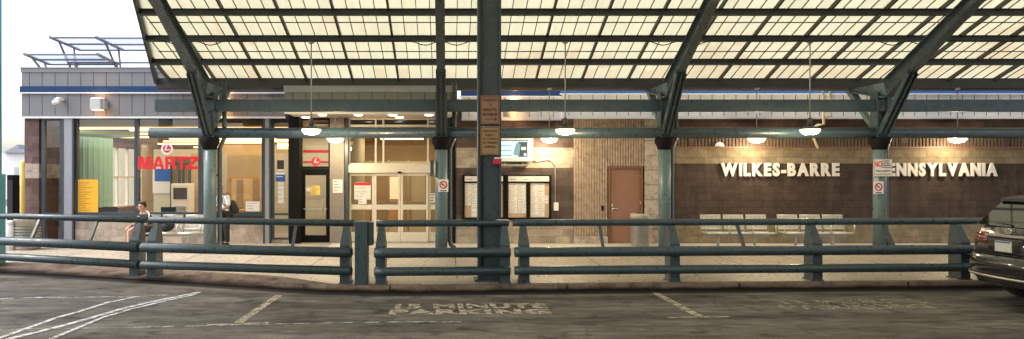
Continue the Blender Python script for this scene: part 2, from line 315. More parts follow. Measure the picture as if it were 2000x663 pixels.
M['p_text'] = paint('worn lettering paint', (.46, .40, .30), .48, 8)
M['p_ghost'] = paint('ghost lettering paint', (.38, .33, .245), .53, 8)

# ------------------------------------------------------------------ mesh builder
class MB:
    def __init__(s): s.bm = bmesh.new(); s.mi = 0; s.sm = False
    def _fin(s, fs, sm=None):
        for f in fs:
            f.material_index = s.mi; f.smooth = s.sm if sm is None else sm
    def mat(s, i): s.mi = i; return s
    def box(s, x0, x1, y0, y1, z0, z1, bev=0):
        if x0 > x1: x0, x1 = x1, x0
        if y0 > y1: y0, y1 = y1, y0
        if z0 > z1: z0, z1 = z1, z0
        v = [s.bm.verts.new((x, y, z)) for z in (z0, z1) for y in (y0, y1) for x in (x0, x1)]
        q = [(0, 2, 3, 1), (4, 5, 7, 6), (0, 1, 5, 4), (2, 6, 7, 3), (0, 4, 6, 2), (1, 3, 7, 5)]
        fs = [s.bm.faces.new([v[i] for i in t]) for t in q]
        s._fin(fs, False)
        if bev:
            es = list({e for f in fs for e in f.edges})
            r = bmesh.ops.bevel(s.bm, geom=es, offset=bev, segments=2, affect='EDGES', profile=.5)
            for f in r['faces']: f.material_index = s.mi
        return s
    def hexa(s, p):
        """eight corners: bottom ring 0-3, top ring 4-7"""
        v = [s.bm.verts.new(q) for q in p]
        fs = [s.bm.faces.new([v[i] for i in t]) for t in ((3, 2, 1, 0), (4, 5, 6, 7), (0, 1, 5, 4), (1, 2, 6, 5), (2, 3, 7, 6), (3, 0, 4, 7))]
        s._fin(fs, False); return s
    def prism(s, pts, off):
        off = Vector(off); a = [s.bm.verts.new(p) for p in pts]; b = [s.bm.verts.new(Vector(p) + off) for p in pts]
        n = len(pts); fs = [s.bm.faces.new(a[::-1]), s.bm.faces.new(b)]
        fs += [s.bm.faces.new((a[i], a[(i + 1) % n], b[(i + 1) % n], b[i])) for i in range(n)]
        s._fin(fs, False); return s
    def quad(s, *p):
        f = s.bm.faces.new([s.bm.verts.new(q) for q in p]); s._fin([f], False); return s
    def tube(s, pts, r, n=10, caps=True, sm=True):
        pts = [Vector(p) for p in pts]; rs = r if isinstance(r, (list, tuple)) else [r] * len(pts)
        rings = []; up = None
        for i, p in enumerate(pts):
            t = (pts[min(i + 1, len(pts) - 1)] - pts[max(i - 1, 0)]).normalized()
            if up is None:
                up = Vector((0, 0, 1)) if abs(t.z) < .9 else Vector((0, 1, 0))
            a = t.cross(up).normalized(); up = a.cross(t).normalized()
            rings.append([s.bm.verts.new(p + (a * math.cos(2 * math.pi * k / n) + up * math.sin(2 * math.pi * k / n)) * rs[i]) for k in range(n)])
        fs = []
        for i in range(len(rings) - 1):
            for k in range(n):
                fs.append(s.bm.faces.new((rings[i][k], rings[i][(k + 1) % n], rings[i + 1][(k + 1) % n], rings[i + 1][k])))
        s._fin(fs, sm)
        if caps: s._fin([s.bm.faces.new(rings[0][::-1]), s.bm.faces.new(rings[-1])], False)
        return s
    def beam(s, a, b, w, h, side=(1, 0, 0)):
        """rectangular bar from a to b; w across 'side', h the other way"""
        a = Vector(a); b = Vector(b); t = (b - a).normalized(); sd = Vector(side); sd = (sd - t * sd.dot(t)).normalized(); u = sd.cross(t).normalized()
        p = []
        for c in (a, b):
            p += [c - sd * w / 2 - u * h / 2, c + sd * w / 2 - u * h / 2, c + sd * w / 2 + u * h / 2, c - sd * w / 2 + u * h / 2]
        return s.hexa(p)
    def lathe(s, prof, c=(0, 0, 0), n=24, sm=True):
        """prof: (radius, z) from the bottom up, closed at both ends"""
        rings = []
        for r, z in prof:
            rings.append([s.bm.verts.new((c[0] + r * math.cos(2 * math.pi * k / n), c[1] + r * math.sin(2 * math.pi * k / n), c[2] + z)) for k in range(n)])
        fs = [s.bm.faces.new((rings[i][k], rings[i][(k + 1) % n], rings[i + 1][(k + 1) % n], rings[i + 1][k])) for i in range(len(rings) - 1) for k in range(n)]
        s._fin(fs, sm)
        s._fin([s.bm.faces.new(rings[0][::-1]), s.bm.faces.new(rings[-1])], False)
        return s
    def ball(s, c, r, sx=1, sy=1, sz=1, u=14, v=9):
        m = Matrix.Translation(c) @ Matrix.Diagonal((sx * r, sy * r, sz * r, 1))
        g = bmesh.ops.create_uvsphere(s.bm, u_segments=u, v_segments=v, radius=1, matrix=m)
        s._fin({f for q in g['verts'] for f in q.link_faces}, True); return s
    def text(s, body, size, loc, depth=.004, bold=0, sx=1.0, align='CENTER', spacing=1.0, flat=False, rotz=0, line=1.0):
        cu = bpy.data.curves.new('t', 'FONT'); cu.body = body; cu.size = size; cu.extrude = depth / 2; cu.offset = bold
        cu.align_x = align; cu.align_y = 'CENTER'; cu.space_character = spacing; cu.resolution_u = 3; cu.space_line = line
        ob = bpy.data.objects.new('t', cu); COL.objects.link(ob); bpy.context.view_layer.update()
        dg = bpy.context.evaluated_depsgraph_get(); me = bpy.data.meshes.new_from_object(ob.evaluated_get(dg))
        rot = Matrix.Rotation(rotz, 4, 'Z') @ (Matrix.Identity(4) if flat else Matrix.Rotation(R(90), 4, 'X'))
        me.transform(Matrix.Translation(loc) @ rot @ Matrix.Diagonal((sx, 1, 1, 1)))
        n0 = len(s.bm.faces); s.bm.from_mesh(me); s.bm.faces.ensure_lookup_table()
        for f in s.bm.faces[n0:]: f.material_index = s.mi; f.smooth = False
        bpy.data.objects.remove(ob); bpy.data.curves.remove(cu); bpy.data.meshes.remove(me); return s
    def mesh(s, me, matrix=None, sm=True):
        if matrix: me.transform(matrix)
        n0 = len(s.bm.faces); s.bm.from_mesh(me); s.bm.faces.ensure_lookup_table()
        s._fin(s.bm.faces[n0:], sm); return s
def wloc(o):
    v = Vector((0, 0, 0))
    while o: v = v + o.location; o = o.parent
    return v
def build(name, mb, mats, parent=None, label=None):
    me = bpy.data.meshes.new(name)
    bmesh.ops.recalc_face_normals(mb.bm, faces=mb.bm.faces[:]) if len(mb.bm.faces) < 60000 else None
    if parent:
        d = wloc(parent)
        for v in mb.bm.verts: v.co -= d
    mb.bm.to_mesh(me); mb.bm.free()
    for m in (mats if isinstance(mats, (list, tuple)) else [mats]): me.materials.append(M[m])
    o = bpy.data.objects.new(name, me); COL.objects.link(o)
    if parent: o.parent = parent
    if label: o['label'] = label
    return o
def tag(o, label, cat, group=None):
    o['label'] = label; o['category'] = cat
    if group: o['group'] = group
    return o
def thing(name, label, cat, loc=(0, 0, 0), group=None):
    o = bpy.data.objects.new(name, None); COL.objects.link(o); o.location = loc; o.empty_display_size = .2
    return tag(o, label, cat, group)
def solo(name, mb, mats, label, cat, loc=None, group=None):
    """a thing that is one mesh; origin moved to loc"""
    if loc:
        for v in mb.bm.verts: v.co -= Vector(loc)
    o = build(name, mb, mats)
    if loc: o.location = loc
    return tag(o, label, cat, group)
def struct(name, mb, mats):
    o = build(name, mb, mats); o['kind'] = 'structure'; return o
def dup(root, loc, label=None, rotz=None):
    r = root.copy(); COL.objects.link(r); r.location = loc
    if rotz is not None: r.rotation_euler.z = rotz
    if label: r['label'] = label
    for ch in list(root.children):
        c = ch.copy(); COL.objects.link(c); c.parent = r
        for g in list(ch.children):
            d = g.copy(); COL.objects.link(d); d.parent = c
    return r

# ------------------------------------------------------------------ ground, kerb, sidewalk
KB = [(-60, 16.6), (-20, 15.9), (-9.0, 14.75), (-5.9, 13.72), (-3.9, 12.95), (-2.1, 12.3), (-.8, 12.2), (1.3, 12.34), (2.9, 12.45), (9.9, 12.78), (16, 13.1), (60, 15)]
def kerb_y(x):
    for (a, b), (c, d) in zip(KB, KB[1:]):
        if a <= x <= c: return b + (d - b) * (x - a) / (c - a)
    return 13
g = MB(); g.quad((-300, -200, 0), (300, -200, 0), (300, 400, 0), (-300, 400, 0)); struct('ground', g, 'asph')
s_ = MB(); k_ = MB(); gr = MB()
xs = sorted(set([p[0] for p in KB] + [i * .5 for i in range(-40, 34)]))
def kramp(x): return .62 if x < -3.2 else (.03 if x > -2.0 else .03 + .59 * (-2.0 - x) / 1.2)     # dropped kerb on the left
for a, b in zip(xs, xs[1:]):
    ya, yb = kerb_y(a), kerb_y(b); ra, rb = kramp(a), kramp(b); w = .17
    zt = SW + .002
    la = .03 if a < -3 else .128; lb = .03 if b < -3 else .128
    k_.quad((a, ya, -.02), (b, yb, -.02), (b, yb + .02, lb), (a, ya + .02, la))
    k_.quad((a, ya + .02, la), (b, yb + .02, lb), (b, yb + rb, zt), (a, ya + ra, zt))
    k_.quad((a, ya + ra, zt), (b, yb + rb, zt), (b, yb + rb + w, zt), (a, ya + ra + w, zt))
    k_.quad((a, ya + ra + w, zt), (b, yb + rb + w, zt), (b, yb + rb + w, 0), (a, ya + ra + w, 0))
    s_.quad((a, ya + ra + .16, SW), (b, yb + rb + .16, SW), (b, 45, SW), (a, 45, SW))
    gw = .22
    if a > -12: gr.quad((a, ya - gw, .003), (b, yb - gw, .003), (b, yb + .004, .003), (a, ya + .004, .003))  # dark strip along the foot of the kerb
bmesh.ops.remove_doubles(s_.bm, verts=s_.bm.verts[:], dist=.001); bmesh.ops.remove_doubles(k_.bm, verts=k_.bm.verts[:], dist=.001)
struct('sidewalk', s_, 'conc'); struct('kerb', k_, 'kerb'); struct('gutter', gr, 'darkline')
f = MB(); f.quad((-3.2, 18.75, SW + .005), (20.6, 18.75, SW + .005), (20.6, 19.93, SW + .005), (-3.2, 19.93, SW + .005)); M['clean_lit_walk'] = mat('clean lamplit concrete', (.58, .53, .46), .85, var=.08, scale=3); struct('clean_lit_walk', f, 'clean_lit_walk')  # paler strip: cleaner concrete, plus lamp brightness put into its colour
kj = MB()
for x in (-1.0, 2.05, 5.1, 8.15, 11.2): y = kerb_y(x); kj.box(x, x + .014, y - .004, y + .19, .002, SW + .005)
struct('kerb_joint', kj, 'darkline')
# joints sawn into the sidewalk
j = MB()
for x in [i * 1.52 - 12 for i in range(19)]:
    j.quad((x, kerb_y(x) + .9, SW + .003), (x + .014, kerb_y(x) + .9, SW + .003), (x + .014, 18.74, SW + .003), (x, 18.74, SW + .003))
for y in (15.0, 17.3): j.quad((-14, y, SW + .0035), (20, y, SW + .0035), (20, y + .014, SW + .0035), (-14, y + .014, SW + .0035))
struct('sidewalk_joint', j, 'darkline')
# road markings
def gp(px, py): Y = CAMZ * F / (py - HY); return Vector((X(px, Y), Y, .004))
def strip(mb, pts, w, z=.004):
    P = [gp(*p) if len(p) == 2 else Vector(p) for p in pts]
    for a, b in zip(P, P[1:]):
        d = (b - a); d.z = 0; n = Vector((-d.y, d.x, 0)).normalized() * w / 2
        mb.quad((a.x - n.x, a.y - n.y, z), (b.x - n.x, b.y - n.y, z), (b.x + n.x, b.y + n.y, z), (a.x + n.x, a.y + n.y, z))
m = MB(); strip(m, [(545, 577), (460, 635)], .125); struct('road_marking', m, 'p_tan')
m = MB(); strip(m, [(405, 635), (525, 631)], .07); struct('road_marking', m, 'p_tan')
m = MB(); strip(m, [(1280, 573), (1365, 618)], .125); struct('road_marking', m, 'p_tan')
m = MB(); strip(m, [(1303, 621), (1425, 619)], .075); struct('road_marking', m, 'p_tan')
m = MB(); strip(m, [(-160, 650), (10, 644), (250, 641), (520, 634), (770, 630), (900, 629)], .06, .006); struct('road_marking', m, 'p_faint')
m = MB(); strip(m, [(-120, 700), (0, 661), (60, 640), (110, 622), (160, 608), (210, 592), (270, 580)], .075, .008); struct('road_marking', m, 'p_white')
m = MB(); strip(m, [(-60, 690), (20, 663), (110, 641), (180, 622), (240, 604), (310, 588), (390, 572)], .10, .010); struct('road_marking', m, 'p_white')
m = MB(); strip(m, [(60, 690), (100, 664), (150, 643), (200, 622), (250, 607), (320, 590), (385, 576)], .07, .012); struct('road_marking', m, 'p_white')
m = MB(); strip(m, [(-100, 590), (60, 582), (250, 581), (330, 577)], .09, .006); struct('road_marking', m, 'p_faint')
m = MB(); m.text('15 MINUTE', .50, (X(915, 11.0), 11.03, .004), depth=.002, bold=.024, sx=.90, flat=True, rotz=R(1.2), spacing=1.1); struct('road_lettering', m, 'p_text')
m = MB(); m.text('PARKING', .50, (X(918, 10.55), 10.56, .004), depth=.002, bold=.024, sx=1.06, flat=True, rotz=R(1.2), spacing=1.1); struct('road_lettering', m, 'p_text')
m = MB(); m.text('15 MINUTE', .50, (X(1665, 11.35), 11.42, .004), depth=.002, bold=.024, sx=.90, flat=True, rotz=R(2.5), spacing=1.1); struct('road_lettering', m, 'p_ghost')
m = MB(); m.text('PARKING', .50, (X(1672, 11.0), 10.96, .004), depth=.002, bold=.024, sx=1.06, flat=True, rotz=R(2.5), spacing=1.1); struct('road_lettering', m, 'p_ghost')

# ------------------------------------------------------------------ the terminal building
BY = 20.0
bld = thing('bus_terminal', 'long low bus terminal with glazed lounge, sliding entrance doors and brown block wall', 'building', (0, 20, 0))
XL = X(38, 19.85); XLW = X(47, 20)
Xlounge = X(556, 19.85); Xent = X(888, 20); Xmid = X(1098, 19.85); XR = 21.0
def fascia(name, x0, x1, y, zb, zstripe0, zstripe1, ztop, pm, bm_, pitch, back, cap):
    """panel strip with joints, coloured stripe and pale trims"""
    f = MB(); f.box(x0, x1, y, y + back, zb, ztop)
    o = build(name, f, pm, bld)
    s = MB(); x = x0 + pitch * .6
    while x < x1: s.box(x - .008, x + .008, y - .004, y + .01, zb + .04, ztop - cap); x += pitch
    build('panel_seam', s, 'seam', o)
    if zstripe0:
        s = MB(); s.box(x0 - .03, x1 - .002, y - .05, y + .02, zstripe0, zstripe1, .008); build('stripe', s, bm_, o)
        s = MB(); s.box(x0 - .06, x1 - .003, y - .07, y + .03, zstripe0 - .035, zstripe0 - .003); build('stripe_trim', s, 'trim', o)
    s = MB(); s.box(x0 - .01, x1 - .004, y - .02, y + .05, zb - .05, zb - .002); build('drip_trim', s, 'trim', o)
    s = MB(); s.box(x0 - .03, x1 - .004, y - .03, y + .3, ztop + .002, ztop + .03); 
    if cap: s.box(x0 - .02, x1 - .004, y - .02, y + .01, ztop - cap, ztop)
    build('parapet_cap', s, 'panel_dim' if pm == 'panel_dim' else 'flash', o)
    return o
yF = 19.95
fascia('lounge_fascia', XL, Xlounge, yF, Z(228, yF), Z(181, yF), Z(169, yF), Z(134, yF), 'panel_dim', 'blue_dark', .357, .35, .11)
yE = 18.75
fascia('entrance_fascia', X(556, yE) , X(893, yE), yE, Z(219, yE), None, None, Z(170, yE), 'panel_tan', 'blue', .345, .25, .14)
fascia('wall_fascia', X(902, yF), Xmid - .003, yF, Z(232, yF), Z(188, yF), Z(177, yF), Z(163, yF), 'panel_lit', 'blue_dark', .335, .35, .05)
yG = 19.9
fascia('wall_fascia', Xmid, XR, yG, Z(229, yG), Z(183, yG), Z(172, yG), Z(163, yG), 'panel_lit', 'blue', .331, .5, .05)
# entrance soffit slab between fascia and doors
xs0, xs1 = X(556, yE), X(893, yE)
f = MB(); zs = Z(219, yE); f.box(xs0 + .02, xs1 - .02, yE + .25, 22, zs - .03, zs + .02); build('soffit', f, 'soffit', bld)
f = MB(); f.box(xs0 + .01, xs1 - .01, yE + .255, 22, zs + .025, Z(170, yE) - .02); build('soffit_core', f, 'panel_tan', bld)
for i, px in enumerate((630, 700, 767, 838, 597, 780)):
    y = 19.25 if i < 4 else 20.0
    f = MB(); x = X(px, y); f.lathe([(.11, 0), (.11, .02), (.10, .028)], (x, y, zs - .055), 16); o = build('downlight', f, 'can', bld)
# roof slabs
f = MB(); f.box(XL + .05, Xlounge - .05, yF + .36, 34, Z(140, yF) - .15, Z(140, yF) - .03); f.box(Xlounge + .05, XR - .05, 22.1, 34, 4.3, 4.42); f.box(X(902, yF) + .05, XR - .05, yF + .52, 22.09, 4.3, 4.42); build('roof', f, 'flash', bld)
# left end wall and pier
f = MB(); f.box(XLW, X(75, 20), 20.02, 20.45, SW, Z(231, 20)); build('brick_pier', f, 'block_left', bld)
f = MB(); f.box(XLW, XLW + .25, 20.46, 24.0, SW, 4.7); f.box(XLW, XLW + .25, 27.0, 34, SW, 4.7); f.box(XLW, XLW + .25, 24.001, 26.999, SW, .9); f.box(XLW, XLW + .25, 24.001, 26.999, 3.02, 4.7); build('side_wall', f, 'block_left', bld)
f = MB(); f.box(XLW + .252, XLW + .30, 27.0, 33.9, SW + .021, 3.4); build('wall_lining', f, 'cream', bld)
f = MB()
for y in (24.0, 24.62, 25.3, 26.1, 26.92): f.box(XLW + .08, XLW + .17, y, y + .07, .901, 3.019)
f.box(XLW + .085, XLW + .165, 24.0, 26.99, 1.95, 2.01); f.box(XLW + .084, XLW + .166, 24.0, 26.99, .902, .96); o = build('side_window', f, 'alu', bld)
f = MB(); f.quad((XLW + .12, 24.0, .9), (XLW + .12, 26.99, .9), (XLW + .12, 26.99, 3.02), (XLW + .12, 24.0, 3.02)); build('pane', f, 'glass', o)
f = MB(); f.box(XLW, XR, 34.01, 34.3, SW, 4.9); f.box(XR - .25, XR, 20.3, 34, SW, 4.5); build('rear_wall', f, 'block_left', bld)
# lounge windows
zs_, zt_ = Z(419, 20), Z(229, 20)
def window(px0, px1, z0, z1, fw=.05, mull=(), bars=(), mat_='bronze', gl='glass', y=20.05, name='window', depth=.10):
    x0, x1 = X(px0, 20), X(px1, 20)
    f = MB(); f.box(x0, x0 + fw, y, y + depth, z0, z1); f.box(x1 - fw, x1, y, y + depth, z0, z1)
    f.box(x0 + fw, x1 - fw, y, y + depth, z0, z0 + fw); f.box(x0 + fw, x1 - fw, y, y + depth, z1 - fw, z1)
    for b in bars: f.box(x0 + fw, x1 - fw, y + .002, y + depth - .002, b - fw / 2, b + fw / 2)
    o = build(name, f, mat_, bld)
    p = MB(); p.quad((x0 + fw * .5, y + depth * .5, z0 + fw * .5), (x1 - fw * .5, y + depth * .5, z0 + fw * .5), (x1 - fw * .5, y + depth * .5, z1 - fw * .5), (x0 + fw * .5, y + depth * .5, z1 - fw * .5))
    build('pane', p, gl, o); return o
window(79, 121, SW, zt_, .09, bars=(zs_,))
window(146, 264.5, zs_, zt_, .055)
window(265, 389.5, zs_, zt_, .055)
window(390, 514, zs_, zt_, .055)
window(530, 566, SW + .1, zt_, .055, bars=(zs_,))
for a, b in ((122, 145), (514.5, 529.5)):
    f = MB(); f.box(X(a, 20) + .05, X(b, 20) - .05, 19.97, 20.3, SW, zt_); o = build('pilaster', f, 'pilaster', bld)
    f = MB(); f.box(X(a, 20), X(a, 20) + .048, 19.96, 20.3, SW, zt_); f.box(X(b, 20) - .048, X(b, 20), 19.96, 20.3, SW, zt_); build('edge_trim', f, 'bronze', o)
f = MB(); f.box(X(146, 20), X(514, 20), 20.02, 20.28, SW, zs_ - .055); build('sill_wall', f, 'block_sill', bld)
f = MB(); f.box(X(146, 20), X(514, 20), 19.98, 20.3, zs_ - .053, zs_ - .002); build('window_sill', f, 'bronze', bld)
f = MB(); f.box(X(530, 20), X(566, 20), 20.02, 20.2, SW, SW + .098); build('sill_wall', f, 'block_sill', bld)
# black corner post and lounge door
f = MB(); f.box(X(566, 20), X(586, 20), 19.9, 20.35, SW, zs - .035); build('corner_post', f, 'black', bld)
yD = 20.3
f = MB(); x0, x1 = X(586.5, yD), X(645, yD); zt = Z(329, yD)
f.box(x0, x0 + .13, yD, yD + .09, SW, zt); f.box(x1 - .12, x1, yD, yD + .09, SW, zt); f.box(x0 + .13, x1 - .12, yD, yD + .09, zt - .20, zt); f.box(x0 + .13, x1 - .12, yD, yD + .09, SW + .002, SW + .20)
d = build('lounge_door', f, 'black', bld)
f = MB(); f.quad((x0 + .1, yD + .04, SW + .1), (x1 - .1, yD + .04, SW + .1), (x1 - .1, yD + .04, zt - .1), (x0 + .1, yD + .04, zt - .1)); build('pane', f, 'glass', d)
f = MB(); f.tube([(x1 - .2, yD - .005, 1.0), (x1 - .2, yD - .06, 1.0), (x1 - .2, yD - .06, 1.35), (x1 - .2, yD - .005, 1.35)], .014, 8); build('handle', f, 'chrome', d)
f = MB(); f.box(x0 + .1, x1 - .1, yD - .04, yD - .005, 1.06, 1.10); build('push_bar', f, 'chrome', d)
f = MB(); za, zb = zt + .003, zs - .035; f.box(x0, x0 + .05, yD, yD + .09, za, zb); f.box(x1 - .05, x1, yD, yD + .09, za, zb); f.box(x0 + .05, x1 - .05, yD, yD + .09, za, za + .05); f.box(x0 + .05, x1 - .05, yD, yD + .09, zb - .05, zb)
o = build('transom_window', f, 'black', bld)
f = MB(); f.quad((x0 + .03, yD + .05, za + .03), (x1 - .03, yD + .05, za + .03), (x1 - .03, yD + .05, zb - .03), (x0 + .03, yD + .05, zb - .03)); build('pane', f, 'glass', o)
# grey pillar beside the door
M['pillar'] = mat('grey brown pillar', (.24, .205, .175), .8, var=.12, scale=5, bump=.2)
f = MB(); f.box(X(645.5, yD), X(673, yD), yD - .12, yD + .4, SW, zs - .035); build('pillar', f, 'pillar', bld)
f = MB(); f.box(X(673.5, yD), X(680, yD), yD - .05, yD + .3, SW, zs - .035); build('jamb', f, 'bronze', bld)
# sliding entrance doors
yS = 20.4
xa, xb = X(681, yS), X(873, yS)
zh0, zh1 = Z(338, yS), Z(322, yS)
f = MB(); f.box(xa, xb, yS - .10, yS + .1, zh0, zh1, .01); o = build('door_header', f, 'alu', bld)
f = MB(); f.lathe([(.05, 0), (.06, .03), (.06, .05)], (X(781, yS), yS - .13, zh0 - .015), 12); build('motion_sensor', f, 'black', o)
leafs = [(681, 730.5), (731, 782), (782.8, 836.5), (837, 873)]
for i, (a, b) in enumerate(leafs):
    x0, x1 = X(a, yS), X(b, yS); y = yS if i in (1, 2) else yS + .06; w = .062
    f = MB(); z1 = zh0 - .004; z0 = SW + .012
    f.box(x0, x0 + w, y, y + .05, z0, z1, .004); f.box(x1 - w, x1, y, y + .05, z0, z1, .004)
    f.box(x0 + w, x1 - w, y, y + .05, z0, z0 + .27); f.box(x0 + w, x1 - w, y, y + .05, z1 - .08, z1)
    zm = Z(405, yS); f.box(x0 + w, x1 - w, y - .003, y + .053, zm - .07, zm + .07)
    d = build('sliding_door', f, 'alu', bld)
    p = MB(); p.quad((x0 + .03, y + .025, z0 + .1), (x1 - .03, y + .025, z0 + .1), (x1 - .03, y + .025, z1 - .04), (x0 + .03, y + .025, z1 - .04)); build('pane', p, 'glass_dark', d)
za, zb = zh1 + .003, zs - .035
f = MB(); 
for a in (680.5, 732, 747, 834, 869): f.box(X(a, yS), X(a, yS) + .05, yS, yS + .1, za, zb)
zc = Z(246, yS)
f.box(xa + .055, xb - .05, yS + .01, yS + .09, zc - .03, zc + .03); f.box(xa + .055, xb - .05, yS + .01, yS + .09, za, za + .04); f.box(xa + .055, xb - .05, yS + .01, yS + .09, zb - .04, zb)
o = build('transom_window', f, 'alu', bld)
p = MB(); p.quad((xa + .02, yS + .05, za), (xb - .02, yS + .05, za), (xb - .02, yS + .05, zb), (xa + .02, yS + .05, zb)); build('pane', p, 'glass_dark', o)
f = MB(); f.box(X(874, yS), X(880, yS), yS - .02, yS + .2, SW, zs - .035); build('jamb', f, 'bronze', bld)
f = MB(); f.box(X(880.5, 20), X(889.5, 20), 19.97, 20.8, SW, zs - .035); build('corner_post', f, 'black', bld)
# block walls
zw = Z(231, 20)
f = MB(); f.box(X(890, 20), X(1120, 20), 20.0, 20.35, SW, zw + .3); build('block_wall', f, 'block_mid', bld)
f = MB(); xr0, xr1 = X(1120.5, 20), X(1187, 20); dz = Z(327, 20)
def ribwall(f, x0, x1, z0, z1):
    n = max(2, int((x1 - x0) / .07)); p = (x1 - x0) / n
    f.box(x0, x1, 20.02, 20.35, z0, z1)
    for i in range(n):
        a = x0 + i * p; f.hexa([(a + .008, 19.985, z0 + .001), (a + p - .022, 19.985, z0 + .001), (a + p - .012, 20.019, z0 + .001), (a - .0, 20.019, z0 + .001), (a + .008, 19.985, z1 - .001), (a + p - .022, 19.985, z1 - .001), (a + p - .012, 20.019, z1 - .001), (a, 20.019, z1 - .001)])
ribwall(f, xr0, xr1, SW + .2, zw + .3); ribwall(f, xr1, X(1258, 20), dz + .03, zw + .3); build('ribbed_wall', f, 'rib', bld)
f = MB(); f.box(xr0, xr1, 19.95, 20.35, SW, SW + .198, .015); build('stone_plinth', f, 'stone', bld)
f = MB()
for k in range(9):
    for q in range(1):
        z0 = SW + k * .41; f.box(X(1258.5, 20) + .002, X(1316, 20), 19.98 - .012 * (k % 3), 20.35, z0, min(z0 + .402, zw + .3), .012)
build('stone_pier', f, 'stone', bld)
f = MB(); f.box(X(1316.5, 20), XR - .26, 20.03, 20.35, SW, zw + .3); w_ = build('brown_wall', f, 'block_brown', bld)
f = MB(); zl = Z(290, 20); f.box(X(1317, 20), XR - .3, 19.94, 20.03, zl, zl + .045); build('ledge', f, 'door_frame', w_)
f = MB()
for i in range(150):
    x = X(1318, 20) + i * .095
    if x < XR - .3: f.box(x, x + .05, 20.0, 20.028, zl + .048, Z(266, 20))
build('fluted_band', f, 'rib_dark', w_)
for px in (1345, 1700, 1760, 1960):
    f = MB(); f.box(X(px, 20), X(px, 20) + .16, 19.985, 20.028, zl + .05, Z(264, 20)); build('wall_block', f, 'block_sill', w_)
# steel door
f = MB(); x0, x1 = X(1188, 20), X(1255, 20); f.box(x0, x0 + .05, 19.97, 20.3, SW, dz + .025); f.box(x1 - .05, x1, 19.97, 20.3, SW, dz + .025); f.box(x0 + .05, x1 - .05, 19.97, 20.3, dz - .045, dz + .025)
o = build('steel_door', f, 'door_frame', bld)
f = MB(); f.box(x0 + .054, x1 - .054, 20.03, 20.09, SW + .01, dz - .05, .004); build('door_leaf', f, 'door_brown', o)
f = MB(); f.box(x0 + .09, x0 + .13, 20.015, 20.03, 1.0, 1.24); f.tube([(x0 + .11, 20.02, 1.1), (x0 + .11, 19.96, 1.1), (x0 + .25, 19.955, 1.1)], .013, 8); f.lathe([(.024, 0), (.024, .03)], (x0 + .11, 20.0, 1.17), 10); build('handle', f, 'chrome', o)
f = MB()
for z in (.4, 1.2, 1.95): f.tube([(x1 - .058, 20.02, z), (x1 - .058, 20.02, z + .11)], .013, 8)
build('hinge', f, 'galv', o)
# interior of the lounge
zc = 3.50
f = MB(); f.box(XLW + .26, X(560, 20) , 20.5, 33.9, SW + .001, SW + .02); build('lounge_floor', f, 'floor_in', bld)
CZ = lambda y: 3.46 - (y - 20.5) * .029              # the slatted ceiling falls slightly towards the back
f = MB(); f.hexa([(XLW + .26, 20.4, CZ(20.4) + .13), (X(672, yD), 20.4, CZ(20.4) + .13), (X(672, yD), 33.9, CZ(33.9) + .13), (XLW + .26, 33.9, CZ(33.9) + .13), (XLW + .26, 20.4, CZ(20.4) + .18), (X(672, yD), 20.4, CZ(20.4) + .18), (X(672, yD), 33.9, CZ(33.9) + .18), (XLW + .26, 33.9, CZ(33.9) + .18)])
y = 20.75
while y < 33.5: f.box(XLW + .3, X(560, 20), y, y + .24, CZ(y), CZ(y) + .12); y += .62
build('slatted_ceiling', f, 'woodceil', bld)
k = 0; y = 21.02
while y < 33.2:
    x0 = XLW + .8 + (k * 37 % 5) * .7; x1 = X(556, 20) - (k * 23 % 4) * .7
    f = MB(); f.box(x0, x1, y, y + .10, CZ(y) - .055, CZ(y) - .004); build('strip_light', f, 'strip', bld)
    y += .62; k += 1
f = MB(); f.box(XLW + .27, X(562, 20), 20.26, 20.38, CZ(20.4) - .02, 3.66); build('bulkhead', f, 'brownwall', bld)
zc = 3.12
yW = 30.0
def iw(px0, px1, py0, py1, y, m, name='inner_wall', th=.12):
    f = MB(); f.box(X(px0, y), X(px1, y), y, y + th, max(SW + .02, Z(py1, y)), min(CZ(y) + .128, Z(py0, y))); return build(name, f, m, bld)
iw(315, 700, 200, 600, yW, 'cream')                         # rear wall with a window opening at its left
iw(100, 298, 200, 600, yW - .001, 'cream'); iw(298, 315, 200, 296, yW, 'cream'); iw(298, 315, 398, 600, yW, 'cream')
f = MB(); 
for px in (299, 306, 313): f.box(X(px, yW), X(px, yW) + .04, yW - .02, yW + .1, Z(398, yW), Z(296, yW))
f.box(X(298, yW), X(315, yW), yW - .018, yW + .09, 2.0, 2.05); build('rear_window', f, 'bronze', bld)
yI = 26.0
for a, b, t in ((333, 352, 318), (356, 372, 318)):
    f = MB(); x0, x1 = X(a, yI), X(b, yI); z1 = Z(t, yI)
    f.box(x0, x0 + .06, yI - .05, yI + .05, SW + .02, z1); f.box(x1 - .06, x1, yI - .05, yI + .05, SW + .02, z1); f.box(x0 + .06, x1 - .06, yI - .05, yI + .05, z1 - .08, z1); f.box(x0 + .06, x1 - .06, yI - .03, yI + .03, 1.1, 1.18)
    o = build('inner_door', f, 'bronze', bld)
    p = MB(); p.quad((x0 + .03, yI, SW + .03), (x1 - .03, yI, SW + .03), (x1 - .03, yI, z1), (x0 + .03, yI, z1)); build('pane', p, 'glass_dark', o)
iw(373, 392, 300, 600, yI, 'tanwall'); iw(300, 332, 306, 600, yI + 1.0, 'cream'); iw(300, 392, 292, 306, yI + 1.02, 'cream')
